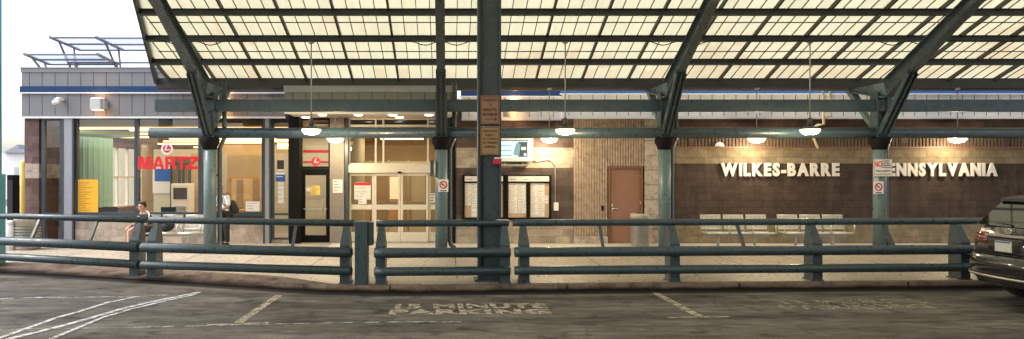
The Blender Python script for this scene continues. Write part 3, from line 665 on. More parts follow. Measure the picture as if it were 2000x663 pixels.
# ticket counter: wall with an oak framed opening
yT = 23.6
iw(425, 444, 303, 600, yT, 'cream'); iw(516, 574, 300, 600, yT, 'cream'); iw(425, 516, 303, 346, yT + .001, 'tanwall'); iw(444, 516, 410, 600, yT + .002, 'cream')
f = MB(); x0, x1 = X(444, yT), X(516, yT); z0, z1 = Z(410, yT), Z(346, yT)
f.box(x0, x0 + .09, yT - .04, yT + .16, z0, z1); f.box(x1 - .09, x1, yT - .04, yT + .16, z0, z1); f.box(x0 + .09, x1 - .09, yT - .04, yT + .16, z1 - .06, z1); f.box(x0 - .05, x1 + .05, yT - .25, yT + .3, z0 - .05, z0 - .002)
build('ticket_window', f, 'woodframe', bld)
iw(430, 540, 240, 600, 27.0, 'tanwall'); iw(462, 474, 352, 600, 26.95, 'brownwall', 'inner_door', .04); iw(494, 506, 350, 600, 26.95, 'brownwall', 'inner_door', .04)
for px, y, lab in ((207, 21.6, 'dark chair just visible inside the lounge behind the orange notice'), (222, 22.0, 'dark chair inside the lounge near the first window mullion'), (335, 21.8, 'dark chair inside the lounge behind the metal bench')):
    x = X(px, y); c_ = thing('waiting_chair', lab, 'chair', (x, y, SW + .02))
    f = MB(); f.box(x - .23, x + .23, y - .22, y + .22, .58, .62, .015); build('seat', f, 'cloth_dark', c_)
    f = MB(); f.box(x - .23, x + .23, y - .25, y - .21, .68, 1.08, .018); build('backrest', f, 'cloth_dark', c_)
    for u in (-1, 1):
        for v in (-1, 1): f = MB(); f.tube([(x + u * .2, y + v * .2, SW + .022), (x + u * .2, y + v * .2, .578)], .014, 6); build('leg', f, 'galv', c_)
for px, w, h, py, m1, m2, lab in ((318, .75, 1.0, 352, 'paper', 'signblue', 'pale poster with a blue panel on the inner lounge wall'),):
    y = (26.98 if px < 400 else 23.58); x, z = X(px, y), Z(py, y); f = MB(); f.box(x - w / 2, x + w / 2, y - .02, y - .004, z - h / 2, z + h / 2); f.mat(1).box(x - w * .4, x + w * .4, y - .026, y - .0205, z - h * .05, z + h * .42)
    solo('wall_poster', f, [m1, m2], lab, 'poster', (x, y, z))
y = 25.2; x = X(352, y); c_ = thing('ticket_kiosk', 'pale upright ticket machine with dark screen inside the lounge', 'machine', (x, y, SW + .02))
f = MB(); f.box(x - .33, x + .33, y, y + .5, SW + .021, 1.75, .03); build('case', f, 'white', c_)
f = MB(); f.box(x - .24, x + .24, y - .012, y - .001, 1.2, 1.6); build('screen', f, 'inkdark', c_)
f = MB(); f.box(x - .2, x + .2, y - .03, y - .001, .7, .95); build('tray', f, 'galv', c_)
# seafoam ribbed drum and oval dropped soffit
f = MB(); c = (X(160, 22), 22.6); r = 1.0
prev = None
for i in range(60):
    a = R(-170 + i * 3.2); rr = r + (.03 if i % 4 == 0 else 0)
    p = (c[0] + rr * .55 * math.cos(a), c[1] + rr * math.sin(a))
    if prev: f.quad((prev[0], prev[1], SW + .02), (p[0], p[1], SW + .02), (p[0], p[1], 3.3), (prev[0], prev[1], 3.3))
    prev = p
build('ribbed_drum', f, 'teal_in', bld)
f = MB(); f.prism([(c[0] - .35 + 1.75 * math.cos(R(t)), c[1] - .2 + 1.3 * math.sin(R(t)), 3.27) for t in range(-88, 89, 8)], (0, 0, .12)); build('oval_soffit', f, 'teal_in', bld)
# entrance hall interior
f = MB(); f.box(X(674, yD), X(882, 20), 20.75, 29, SW + .001, SW + .02); build('hall_floor', f, 'floor_in', bld)
f = MB(); f.box(X(674, yD) - 1, X(882, 20), 20.6, 29, 3.46, 3.5); build('hall_ceiling', f, 'soffit', bld)
for i, y in enumerate((24.0, 25.0, 26.0, 27.2)):
    f = MB(); f.box(X(708, 24) + .1 * i, X(838, 24) - .1 * i, y, y + .14, 3.40, 3.458); build('strip_light', f, 'strip2', bld)
f = MB(); f.box(X(674, yD) - 1.2, X(882, 20) + .3, 28.6, 28.75, SW, 3.46); build('hall_wall', f, 'tanwall', bld)
f = MB(); f.box(X(882, 20) - .02, X(882, 20) + .1, 20.7, 28.6, SW, 3.46); build('hall_wall', f, 'tanwall', bld)
f = MB(); f.box(X(676, yD) - .1, X(676, yD) - .02, 20.7, 25, SW, 3.46); build('hall_wall', f, 'cream', bld)
yV = 24.5
f = MB()
for a in (690, 722, 757, 795, 832, 862): f.box(X(a, yV), X(a, yV) + .07, yV, yV + .08, SW + .02, 2.55)
f.box(X(690, yV), X(866, yV), yV + .001, yV + .079, 2.4, 2.52); f.box(X(690, yV), X(866, yV), yV + .002, yV + .078, 1.05, 1.15); build('inner_door', f, 'alu', bld)
f = MB(); f.box(X(760, 27), X(780, 27), 27, 27.7, SW + .02, 2.05, .03); o = build('drinks_cabinet', f, 'woodframe', bld)
f = MB(); f.box(X(761, 27), X(778, 27), 26.985, 26.998, 1.15, 1.98); build('lit_front', f, 'glow', o)
f = MB(); f.box(X(800, 27), X(828, 27), 28.55, 28.59, SW + .02, 2.2); build('inner_door', f, 'cream', bld)
# reception behind the lounge door
f = MB(); f.box(X(592, yD) - .6, X(668, yD), 23.2, 23.3, SW, 3.5); build('inner_wall', f, 'cream', bld)
f = MB(); f.box(X(590, 23), X(650, 23), 23.18, 23.199, Z(298, 23), Z(293, 23)); f.box(X(590, 23), X(650, 23), 23.18, 23.199, Z(318, 23), Z(315, 23)); build('wall_line', f, 'red', bld)

# ------------------------------------------------------------------ signs on the building
def letters(word, x0, x1, zc_, h, y, label):
    t = thing('wall_lettering', label, 'sign', ((x0 + x1) / 2, y, zc_))
    # measure the advance of each letter, then place each letter as its own mesh
    ws = []
    for ch in word:
        b = MB(); b.text(ch, h * 1.37, (0, 0, 0), depth=.05, bold=.034 * h * 2)
        xsv = [v.co.x for v in b.bm.verts]; ws.append((max(xsv) - min(xsv), (max(xsv) + min(xsv)) / 2)); b.bm.free()
    gap = .16 * h; tot = sum(w for w, _ in ws) + gap * (len(word) - 1); k = (x1 - x0) / tot; x = x0
    for ch, (w, cc) in zip(word, ws):
        b = MB(); b.text(ch, h * 1.37, (x + w * k / 2 - cc * k, y - .03, zc_), depth=.05, bold=.034 * h * 2, sx=k)
        build('letter', b, 'letter', t); x += (w + gap) * k
    return t
letters('WILKES-BARRE', X(1407, 20), X(1638, 20), Z(333, 20), .345, 20.0, 'raised white letters reading WILKES-BARRE on the brown block wall')
letters('PENNSYLVANIA', X(1717, 20), X(1946, 20), Z(333, 20), .345, 20.0, 'raised white letters reading PENNSYLVANIA on the brown block wall')
# red block letters on the lounge glass
def polyletter(polys, x, z, w, h, y, d):
    b = MB()
    for p in polys: b.prism([(x + u * w, y, z + v * h) for u, v in p], (0, d, 0))
    return b
MZ = {'M': [[(0, 0), (.26, 0), (.26, 1), (0, 1)], [(.74, 0), (1, 0), (1, 1), (.74, 1)], [(.262, 1), (.262, .58), (.39, 0), (.5, 0), (.5, .42), (.36, 1)], [(.738, 1), (.64, 1), (.502, .42), (.502, 0), (.61, 0), (.738, .58)]],
      'A': [[(0, 0), (.26, 0), (.5, .72), (.5, 1), (.36, 1)], [(1, 0), (.64, 1), (.502, 1), (.502, .72), (.74, 0)], [(.33, .2), (.67, .2), (.60, .40), (.40, .40)]],
      'R': [[(0, 0), (.27, 0), (.27, 1), (0, 1)], [(.272, .78), (.62, .78), (.66, .70), (.92, .72), (.84, .94), (.70, 1), (.272, 1)], [(.272, .36), (.66, .36), (.84, .42), (.93, .58), (.925, .718), (.655, .698), (.60, .58), (.272, .58)], [(.56, .358), (.70, 0), (1, 0), (.84, .415), (.66, .358)]],
      'T': [[(0, .76), (1, .76), (1, 1), (0, 1)], [(.36, 0), (.66, 0), (.66, .758), (.36, .758)]],
      'Z': [[(0, .76), (1, .76), (1, 1), (0, 1)], [(0, 0), (1, 0), (1, .24), (0, .24)], [(0, .242), (.36, .242), (1, .758), (.60, .758)]]}
yl = 20.03
t = thing('window_lettering', 'red block letters reading MARTZ on the lounge window', 'sign', (X(328, yl), yl, Z(319, yl)))
for ch, a, b_ in (('M', 269.5, 296), ('A', 297.5, 321), ('R', 322.5, 344), ('T', 345, 363.5), ('Z', 364.5, 388)):
    build('letter', polyletter(MZ[ch], X(a, yl), Z(331, yl), (b_ - a) * yl / F, 25 * yl / F, yl, .018), 'red', t)
def emblem(px, py, y, r, ring, fill, label):
    t = thing('round_emblem', label, 'emblem', (X(px, y), y, Z(py, y))); x, z = X(px, y), Z(py, y)
    def disc(rad, yy): return [(x + rad * math.cos(R(a)), yy, z + rad * math.sin(R(a))) for a in range(0, 360, 12)]
    b = MB(); b.prism(disc(r, y), (0, .012, 0)); build('disc', b, ring, t)
    b = MB(); b.prism(disc(r * .68, y - .004), (0, .003, 0)); build('disc', b, fill, t)
    b = MB(); q = r * .68; yy = y - .008
    b.prism([(x - .62 * q, yy, z - .40 * q), (x - .30 * q, yy, z - .40 * q), (x + .22 * q, yy, z + .98 * q), (x - .12 * q, yy, z + .98 * q)], (0, .003, 0))
    b.prism([(x - .298 * q, yy, z - .40 * q), (x + .85 * q, yy, z - .40 * q), (x + .93 * q, yy, z - .16 * q), (x - .21 * q, yy, z - .16 * q)], (0, .003, 0))
    build('stroke', b, ring, t); return t
emblem(326, 291, 20.03, .165, 'rosewhite', 'crimson', 'pale round emblem with a slanted stroke above the red window letters')
emblem(617, 316, 20.285, .13, 'crimson', 'crimson', 'small dark red round emblem on the glass over the black door')
o = [c for c in bpy.data.objects if c.name.startswith('stroke')][-1]; o.data.materials.clear(); o.data.materials.append(M['rosewhite'])

def notice(name, px0, px1, py0, py1, y, base, label, cat='notice', lines=0, ink='ink', head=None, headh=.2, words=None, wsize=.05, group=None, star=None):
    x0, x1, z0, z1 = X(px0, y), X(px1, y), Z(py1, y), Z(py0, y)
    t = MB(); t.box(x0, x1, y, y + .006, z0, z1); mats = [base, ink] + ([head] if head else [])
    if head: t.mat(2).box(x0 + .004, x1 - .004, y - .003, y - .0005, z1 - (z1 - z0) * headh, z1 - .004)
    t.mat(1); top = z1 - (z1 - z0) * ((headh if head else 0) + .08); n = lines
    for i in range(n):
        zz = top - (top - z0) * (i + .2) / (n + .2); w = (x1 - x0) * (.35 + .5 * rnd.random()); h = min(.018, (top - z0) / (n + 1) * .4)
        t.box(x0 + (x1 - x0) * .08, x0 + (x1 - x0) * .08 + w, y - .003, y - .0005, zz - h, zz)
    if words:
        for i, (wd, fz, sz) in enumerate(words): t.text(wd, sz, ((x0 + x1) / 2, y - .002, z0 + (z1 - z0) * fz), depth=.002, bold=sz * .02)
    return solo(name, t, mats, label, cat, ((x0 + x1) / 2, y, z0), group)
yg = 20.06
notice('window_notice', 147, 191.5, 351, 415, yg, 'orange', 'large orange printed notice in the lower corner of the lounge window', lines=13, ink='orangeink')
notice('window_notice', 480, 507, 394, 413, yg, 'paper', 'pale green white card standing at the foot of the ticket lounge window', lines=3)
notice('window_picture', 541, 555, 313, 334, yg, 'white', 'small white framed dark picture on the narrow window by the black post', 'picture', lines=0, head='inkdark', headh=.86)
notice('window_sign', 538, 557, 337, 355, yg, 'signblue', 'small blue sign with white top on narrow window', 'sign', lines=1, ink='white', head='white', headh=.25)
notice('window_notice', 543, 554, 357, 397, yg, 'paper', 'tall white leaflet below the blue sign on narrow window', lines=4)
ydn = yD + .025
notice('door_notice', 608, 625, 363, 381, ydn, 'yellow', 'yellow paper on the glass of the black door', lines=4, ink='orangeink')
t = MB(); cx, cz = X(602, ydn), Z(370, ydn)
t.prism([(cx + (.105 if i % 2 == 0 else .045) * math.sin(R(36 * i)), ydn, cz + (.105 if i % 2 == 0 else .045) * math.cos(R(36 * i))) for i in range(10)], (0, .004, 0))
solo('star_sticker', t, 'white', 'white star sticker on the glass of the black door', 'sticker', (cx, ydn, cz))
notice('pillar_notice', 650, 669, 351, 377, yD - .13, 'paper', 'white and red printed notice on the grey pillar', lines=4, ink='red')
notice('door_notice', 692, 724, 357, 390, yS + .055, 'paper', 'white notice with red heading on the left sliding door', lines=3, head='red', headh=.17)
notice('door_notice', 700, 716, 376, 399, yS + .043, 'white', 'smaller white sheet below the red headed door notice', lines=4)
notice('door_sticker', 838, 853, 378, 396, yS + .055, 'white', 'dark and white sticker on the far right sliding door leaf', 'sticker', lines=3, ink='inkdark')

# notice boards with sheets
yb = 19.93
def board(px0, px1, py0, py1, label, split=None):
    t = thing('notice_board', label, 'notice board', (X((px0 + px1) / 2, yb), 20.0, Z(py1, yb)))
    x0, x1, z0, z1 = X(px0, yb), X(px1, yb), Z(py1, yb), Z(py0, yb); fw = .065; zh = Z(355, yb)
    f = MB(); f.box(x0, x0 + fw, yb, 19.998, z0, z1, .006); f.box(x1 - fw, x1, yb, 19.998, z0, z1, .006); f.box(x0 + fw, x1 - fw, yb, 19.998, z0, z0 + fw); f.box(x0 + fw, x1 - fw, yb + .001, 19.998, z1 - .03, z1); f.box(x0 + fw, x1 - fw, yb + .001, 19.998, zh - .045, zh)
    if split: f.box(X(split, yb) - .05, X(split, yb) + .05, yb - .001, 19.998, z0 + fw, zh - .045)
    build('frame', f, 'black', t)
    f = MB(); f.box(x0 + fw, x1 - fw, 19.975, 19.997, z0 + fw, zh - .045); build('cork_back', f, 'cork', t)
    f = MB(); f.box(x0 + fw * .6, x1 - fw * .6, yb + .012, 19.99, zh + .002, z1 - .032); f.mat(1)
    for k in range(3): a = x0 + fw + (x1 - x0 - 2 * fw) * (k * .3 + .05); f.box(a, a + .16, yb + .010, yb + .0115, zh + .05, zh + .075)
    build('header', f, ['paper', 'ink'], t)
    return t
board(903, 987, 342, 430, 'black framed notice board half hidden behind the teal column')
board(988, 1077, 342, 430, 'black framed double notice board right of the teal column', 1032)
def sheets(px0, px1, py0, py1, nx, ny, label, group, skip=()):
    for i in range(nx):
        for k in range(ny):
            if (i, k) in skip: continue
            w = (px1 - px0) / nx; h = (py1 - py0) / ny; j = rnd.uniform(-.3, .3)
            notice('pinned_sheet', px0 + i * w + .3 + j, px0 + (i + 1) * w - .3 + j, py0 + k * h + .3, py0 + (k + 1) * h - .3, 19.966 - .0012 * ((i + k) % 2), 'paper', label, 'notice', lines=rnd.randint(2, 5), group=group)
sheets(908, 933, 358, 424, 2, 3, 'white sheet pinned in the notice board left of the teal column', 'sheets in the left board', skip=((0, 2),))
sheets(994, 1027.5, 358, 417, 2, 5, 'white sheet pinned in the left half of the double notice board', 'sheets in the left half of the double board')
sheets(1037, 1064, 358, 424, 2, 5, 'white sheet pinned in the right half of the double notice board', 'sheets in the right half of the double board')
notice('pinned_sheet', 1064, 1071, 383, 398, 19.966, 'paper', 'small pink and white sheet at the right edge of the double notice board', lines=2, ink='red')

# flat display with cabinet, shelf, conduit
ys = 19.62
t = thing('display_screen', 'lit information display in a white cabinet above the notice boards', 'screen', (X(1010, ys), 19.9, Z(316, ys)))
x0, x1, z0, z1 = X(958, ys), X(1041, ys), Z(316, ys), Z(267, ys)
f = MB(); f.box(x0, x1, ys, 19.9, z0, z1, .02); build('cabinet', f, 'white', t)
f = MB(); f.box(x0 + .25, x1 - .25, 19.902, 19.999, z0 + .15, z1 - .15); build('bracket', f, 'galv', t)
f = MB(); sx0, sx1, sz0, sz1 = x0 + .05, X(1031, ys), Z(309, ys), Z(274, ys); f.box(sx0, sx1, ys - .006, ys - .001, sz0, sz1); o = build('screen', f, 'screen', t)
f = MB(); f.box(X(1012, ys), sx1 - .01, ys - .009, ys - .0065, sz0 + .03, sz1 - .05); f.box(sx0, sx1, ys - .009, ys - .0065, sz1 - .03, sz1 - .005); build('dark_picture', f, 'screen_d', o)
f = MB()
for k in range(3): f.box(X(979, ys), X(999, ys), ys - .009, ys - .0065, sz0 + .06 + k * .13, sz0 + .085 + k * .13)
f.prism([(X(1002, ys), ys - .010, sz0 + .1), (X(1014, ys), ys - .010, sz0 + .05), (X(1017, ys), ys - .010, sz1 - .1), (X(1008, ys), ys - .010, sz1 - .08)], (0, .003, 0)); build('teal_graphic', f, 'screen_t', o)
f = MB(); f.box(X(1018, ys), X(1027, ys), ys - .012, ys - .0095, sz0 + .22, sz0 + .30); f.box(X(1023, ys), X(1028, ys), ys - .012, ys - .0095, sz0 + .06, sz0 + .13); build('bright_graphic', f, 'screen', o)
f = MB(); f.box(X(978, 19.8), X(1031, 19.8), 19.8, 19.995, Z(325, 19.8), Z(321, 19.8)); f.box(X(985, 19.8), X(988, 19.8), 19.82, 19.995, Z(321, 19.8) + .001, Z(317, 19.8)); f.box(X(1020, 19.8), X(1023, 19.8), 19.82, 19.995, Z(321, 19.8) + .001, Z(317, 19.8))
solo('wall_shelf', f, 'bin_lid', 'narrow tan shelf bracketed on the wall under the lit display', 'shelf', (X(1005, 19.8), 19.99, Z(325, 19.8)))
f = MB(); yc = 19.96; P = [(1040, 313), (1048, 316), (1058, 314), (1070, 312), (1078, 316), (1084, 324), (1084.5, 340), (1084.5, 398)]
f.tube([(X(a, yc), yc, Z(b, yc)) for a, b in P], .018, 8); t = thing('electrical_conduit', 'thin grey conduit curving from the lit display to a white socket box', 'conduit', (X(1084, yc), 19.99, Z(405, yc)))
build('conduit', f, 'galv', t)
f = MB(); f.box(X(1082, 19.92), X(1091, 19.92), 19.92, 19.998, Z(412, 19.92), Z(396, 19.92), .008); build('socket_box', f, 'white', t)
f = MB(); f.box(X(1175, 19.93), X(1179, 19.93), 19.93, 19.984, Z(412, 19.93), Z(402, 19.93), .006); solo('door_keypad', f, 'black', 'small black keypad on the ribbed wall beside the brown door', 'keypad', (X(1177, 19.93), 19.98, Z(412, 19.93)))

# fascia fittings
t = thing('security_camera', 'white twin security camera on the lounge fascia', 'camera', (X(112, 19.8), 19.95, Z(203, 19.8)))
f = MB(); f.box(X(113, 19.8), X(121, 19.8), 19.72, 19.948, Z(197, 19.8), Z(191, 19.8), .02); build('mount', f, 'white', t)
f = MB(); f.ball((X(117, 19.8), 19.68, Z(200, 19.8)), .06); f.ball((X(108, 19.75), 19.7, Z(201, 19.75)), .065); build('camera_head', f, 'white', t)
f = MB(); f.tube([(X(108, 19.7), 19.70, Z(196, 19.7)), (X(118, 19.7), 19.7, Z(193, 19.7))], .05, 10); build('camera_body', f, 'white', t)
wl = []
for i, (px, py, lab) in enumerate(((187.5, 203, 'square grey wall lamp glowing orange on the lounge fascia'), (437, 204, 'square wall lamp on the lounge fascia behind the first canopy frame'), (1006, 206, 'square wall lamp on the wall fascia beside the teal column'))):
    y = 19.66; x, z = X(px, y), Z(py, y)
    t = thing('wall_lamp', lab, 'lamp', (x, 19.94, z), 'square fascia lamps')
    f = MB(); f.box(x - .17, x + .13, y, 19.93, z - .15, z + .16, .015); f.box(x + .131, x + .19, y + .08, 19.93, z - .12, z + .10); build('housing', f, 'flash', t)
    f = MB(); f.box(x - .14, x + .10, y - .004, y - .001, z - .12, z + .13); build('face', f, 'galv', t)
    f = MB(); f.box(x - .13, x + .10, y + .03, 19.90, z - .17, z - .152); f.box(x - .13, x + .10, y + .03, 19.90, z + .162, z + .172); build('lens', f, 'wlens', t)
    wl.append((x, z))
f = MB(); yv = yF - .03
for k in range(5): f.box(X(984, yF), X(1005, yF), yv, yF - .003, Z(228, yF) + k * .03, Z(228, yF) + k * .03 + .018)
f.box(X(983, yF), X(1006, yF), yF - .012, yF - .006, Z(229, yF), Z(216, yF)); solo('louvre_vent', f, 'galv', 'small grey louvred vent in the wall fascia right of the teal column', 'vent', (X(995, yF), yF, Z(229, yF)))
f = MB(); yp = 19.55
f.tube([(X(1607, yp), yp, 4.45), (X(1609, yp), yp, Z(243, yp)), (X(1601, yp), yp + .1, Z(244, yp)), (X(1597, yp), 19.95, Z(252, yp)), (X(1597, 19.95), 19.95, Z(289, yp))], .035, 8)
f.tube([(X(1621, yp), yp, 4.45), (X(1623, yp), yp, Z(228, yp)), (X(1610, yp), yp, Z(230, yp))], .035, 8)
solo('gas_pipe', f, 'yellowpipe', 'pale yellow twin gas pipes running down the fascia onto the brown wall', 'pipe', (X(1607, yp), yp, 3.4))
f = MB(); yq = 19.97; f.lathe([(.13, 0), (.13, .03), (.09, .09), (.03, .13)], (X(1405, yq), yq, Z(290, 20) + .047), 16); solo('ledge_lamp', f, 'white', 'small white dome fixture on the ledge above the wall lettering', 'lamp', (X(1405, yq), yq, Z(290, 20) + .047))

# ------------------------------------------------------------------ roof top solar panels
M['cloudy'] = M['solar']
def solar_module(x0, x1, yn, yf, zn, zf, base_z, label):
    t = thing('solar_panel', label, 'solar panel', (x0 + .4, (yn + yf) / 2, base_z), 'solar panels on the lounge roof')
    f = MB(); f.quad((x0 + .02, yn, zn), (x1 - .02, yn, zn), (x1 - .02, yf, zf), (x0 + .02, yf, zf)); build('laminate', f, 'solar', t)
    f = MB()
    f.beam((x0, yn, zn), (x0, yf, zf), .07, .07); f.beam((x1, yn, zn), (x1, yf, zf), .07, .07)
    for q in (0, .5, 1): f.beam((x0 + .04, yn + (yf - yn) * q, zn + (zf - zn) * q - .012), (x1 - .04, yn + (yf - yn) * q, zn + (zf - zn) * q - .012), .06, .05, (0, 1, 0))
    build('frame', f, 'zinc', t)
    xm = x0 + .35; ym = (yn + yf) / 2
    for q in (.25, .75):
        f = MB(); yy = yn + (yf - yn) * q; zz = zn + (zf - zn) * q; f.beam((xm, ym, base_z), (x0 + .05, yy, zz - .04), .05, .05, (0, 1, 0) if abs(yy - ym) < .01 else (1, 0, 0)); build('strut', f, 'zinc', t)
    return t
br = Z(140, yF) - .035
x0 = X(97, 21)
solar_module(x0, X(188, 21), 21, 22.7, Z(73, 21), Z(98, 22.7), br, 'tilted solar panel nearest the roof corner in the upper pair')
solar_module(X(188.5, 21), X(330, 21), 21.02, 22.72, Z(74, 21), Z(98, 22.7), br, 'tilted solar panel of the upper pair closer to the glazed canopy')
x0 = X(47, 20.6); solar_module(x0, X(190, 20.6), 20.6, 21.9, Z(106, 20.6), Z(126, 21.9), br, 'low solar panel overhanging the left roof corner')
f = MB(); f.beam((X(137, 21.6), 21.6, Z(123, 21.6)), (X(330, 21.6), 21.6, Z(123, 21.6)), .06, .05, (0, 1, 0)); f.beam((X(228, 21.6), 21.6, br), (X(228, 21.6), 21.6, Z(123, 21.6) - .03), .06, .06); f.beam((X(150, 21.6), 21.6, br), (X(150, 21.6), 21.6, Z(123, 21.6) - .03), .06, .06); f.beam((X(300, 21.6), 21.6, br), (X(300, 21.6), 21.6, Z(123, 21.6) - .03), .06, .06)
solo('roof_rail', f, 'zinc', 'grey steel rail running under the upper solar panels', 'rail', (X(150, 21.6), 21.6, br))

# ------------------------------------------------------------------ canopy
Y0, DY, Z0, DZ = 19.4, 1.107, 4.665, .38
KR = 13; XE = 22.0
def rp(k): return (Y0 - DY * k, Z0 + DZ * k) if k <= KR else (Y0 - DY * k, Z0 + DZ * (2 * KR - k))
def roofz(y): return Z0 + DZ * (Y0 - y) / DY
def xleft(k): return -7.9 + .317 * k if k <= 5 else -12.5  # upper rows: unseen roof widened leftwards to shade the sidewalk
can = thing('canopy_roof', 'large translucent panelled canopy roof on teal steel beams', 'canopy', (0, Y0, Z0))
PX0, PW = -2.58, 1.24
ns = range(-9, 20)
rest = MB()
nvis = 0
for k in range(0, 2 * KR):
    (ya, za), (yb_, zb) = rp(k), rp(k + 1)
    for n in ns:
        x0, x1 = PX0 + n * PW, PX0 + (n + 1) * PW
        xl0, xl1 = xleft(k), xleft(k + 1)
        if x1 <= max(xl0, xl1) + .05 : continue
        xa0, xb0 = max(x0, xl0), max(x0, xl1)
        vis = k < 4 and (CX + x0 * F / ya) < 2010 and x1 < XE
        f = MB() if vis else rest
        f.mat(0).quad((xa0, ya, za), (x1, ya, za), (x1, yb_, zb), (xb0, yb_, zb))
        f.mat(1)
        if vis or k < 8:
            ym, zm = (ya + yb_) / 2, (za + zb) / 2
            if vis:
                for q in (1, 2, 3):
                    x = x0 + q * PW / 4
                    if x > max(xa0, xb0): f.beam((x, ya, za - .012), (x, yb_, zb - .012), .017, .02)
                q = {0: .66, 1: .27, 2: .45, 3: .5}[k]; f.beam((max(xa0, xb0), ya + (yb_ - ya) * q, za + (zb - za) * q - .012), (x1, ya + (yb_ - ya) * q, za + (zb - za) * q - .012), .018, .022, (0, 1, 0))
        if vis: build('panel', f, ['glazing', 'purlin'], can); nvis += 1
o = build('panel', rest, ['glazing', 'purlin'], can); o['kind'] = 'stuff'
for n in list(ns) + [20]:
    x = PX0 + n * PW
    k0 = 0
    if x < xleft(0): k0 = None
    kk = [k for k in range(0, KR + 1) if xleft(k) <= x + .01]
    if not kk: continue
    run = [kk[0]]
    for k in kk[1:]:
        if k == run[-1] + 1: run.append(k)
        else: break
    kk = run
    if len(kk) < 2: continue
    a, b = rp(kk[0]), rp(kk[-1]); f = MB(); f.beam((x, a[0], a[1] - .05), (x, b[0], b[1] - .05), .046, .10)
    build('glazing_bar', f, 'purlin', can)
for k in range(0, 2 * KR + 1):
    y, z = rp(k); xl = xleft(k); f = MB()
    if k == 0:
        f.box(xl + .0, XE, y - .02, y + .10, z - .27, z - .005); f.mat(1).box(xl + .03, XE, y + .103, y + .16, z - .33, z - .16)
        build('eave_beam', f, ['purlin', 'gutter'], can)
    else:
        f.box(xl, XE, y - .02, y + .02, z - .17, z - .06); f.box(xl, XE, y - .08, y + .08, z - .19, z - .172); f.box(xl, XE, y - .06, y + .06, z - .058, z - .048)
        build('purlin', f, 'purlin', can)
a = rp(0); b = rp(KR); f = MB(); e5 = rp(5); e6 = rp(6); f.beam((xleft(0), a[0], a[1] - .06), (xleft(5), e5[0], e5[1] - .06), .07, .22); f.beam((-12.5, e6[0], e6[1] - .06), (-12.5, b[0], b[1] - .06), .07, .22); build('edge_beam', f, 'purlin', can)  # second beam edges the added, unseen widening of the roof
YP = 18.2
f = MB(); f.box(X(305, YP), XE, YP - .02, YP + .02, Z(216, YP), Z(198, YP)); f.box(X(305, YP), XE, YP - .10, YP + .10, Z(198, YP) + .001, Z(197, YP) + .02); f.box(X(305, YP), XE, YP - .10, YP + .10, Z(217, YP) - .02, Z(216, YP) - .001)
f.box(X(305, YP), XE, YP - .095, YP - .075, Z(216, YP), Z(198, YP)); build('upper_beam', f, 'teal', can)
f = MB(); f.tube([(X(293, YP), YP, Z(260, YP)), (XE, YP, Z(260, YP))], .135, 20); build('lower_beam', f, 'teal', can)

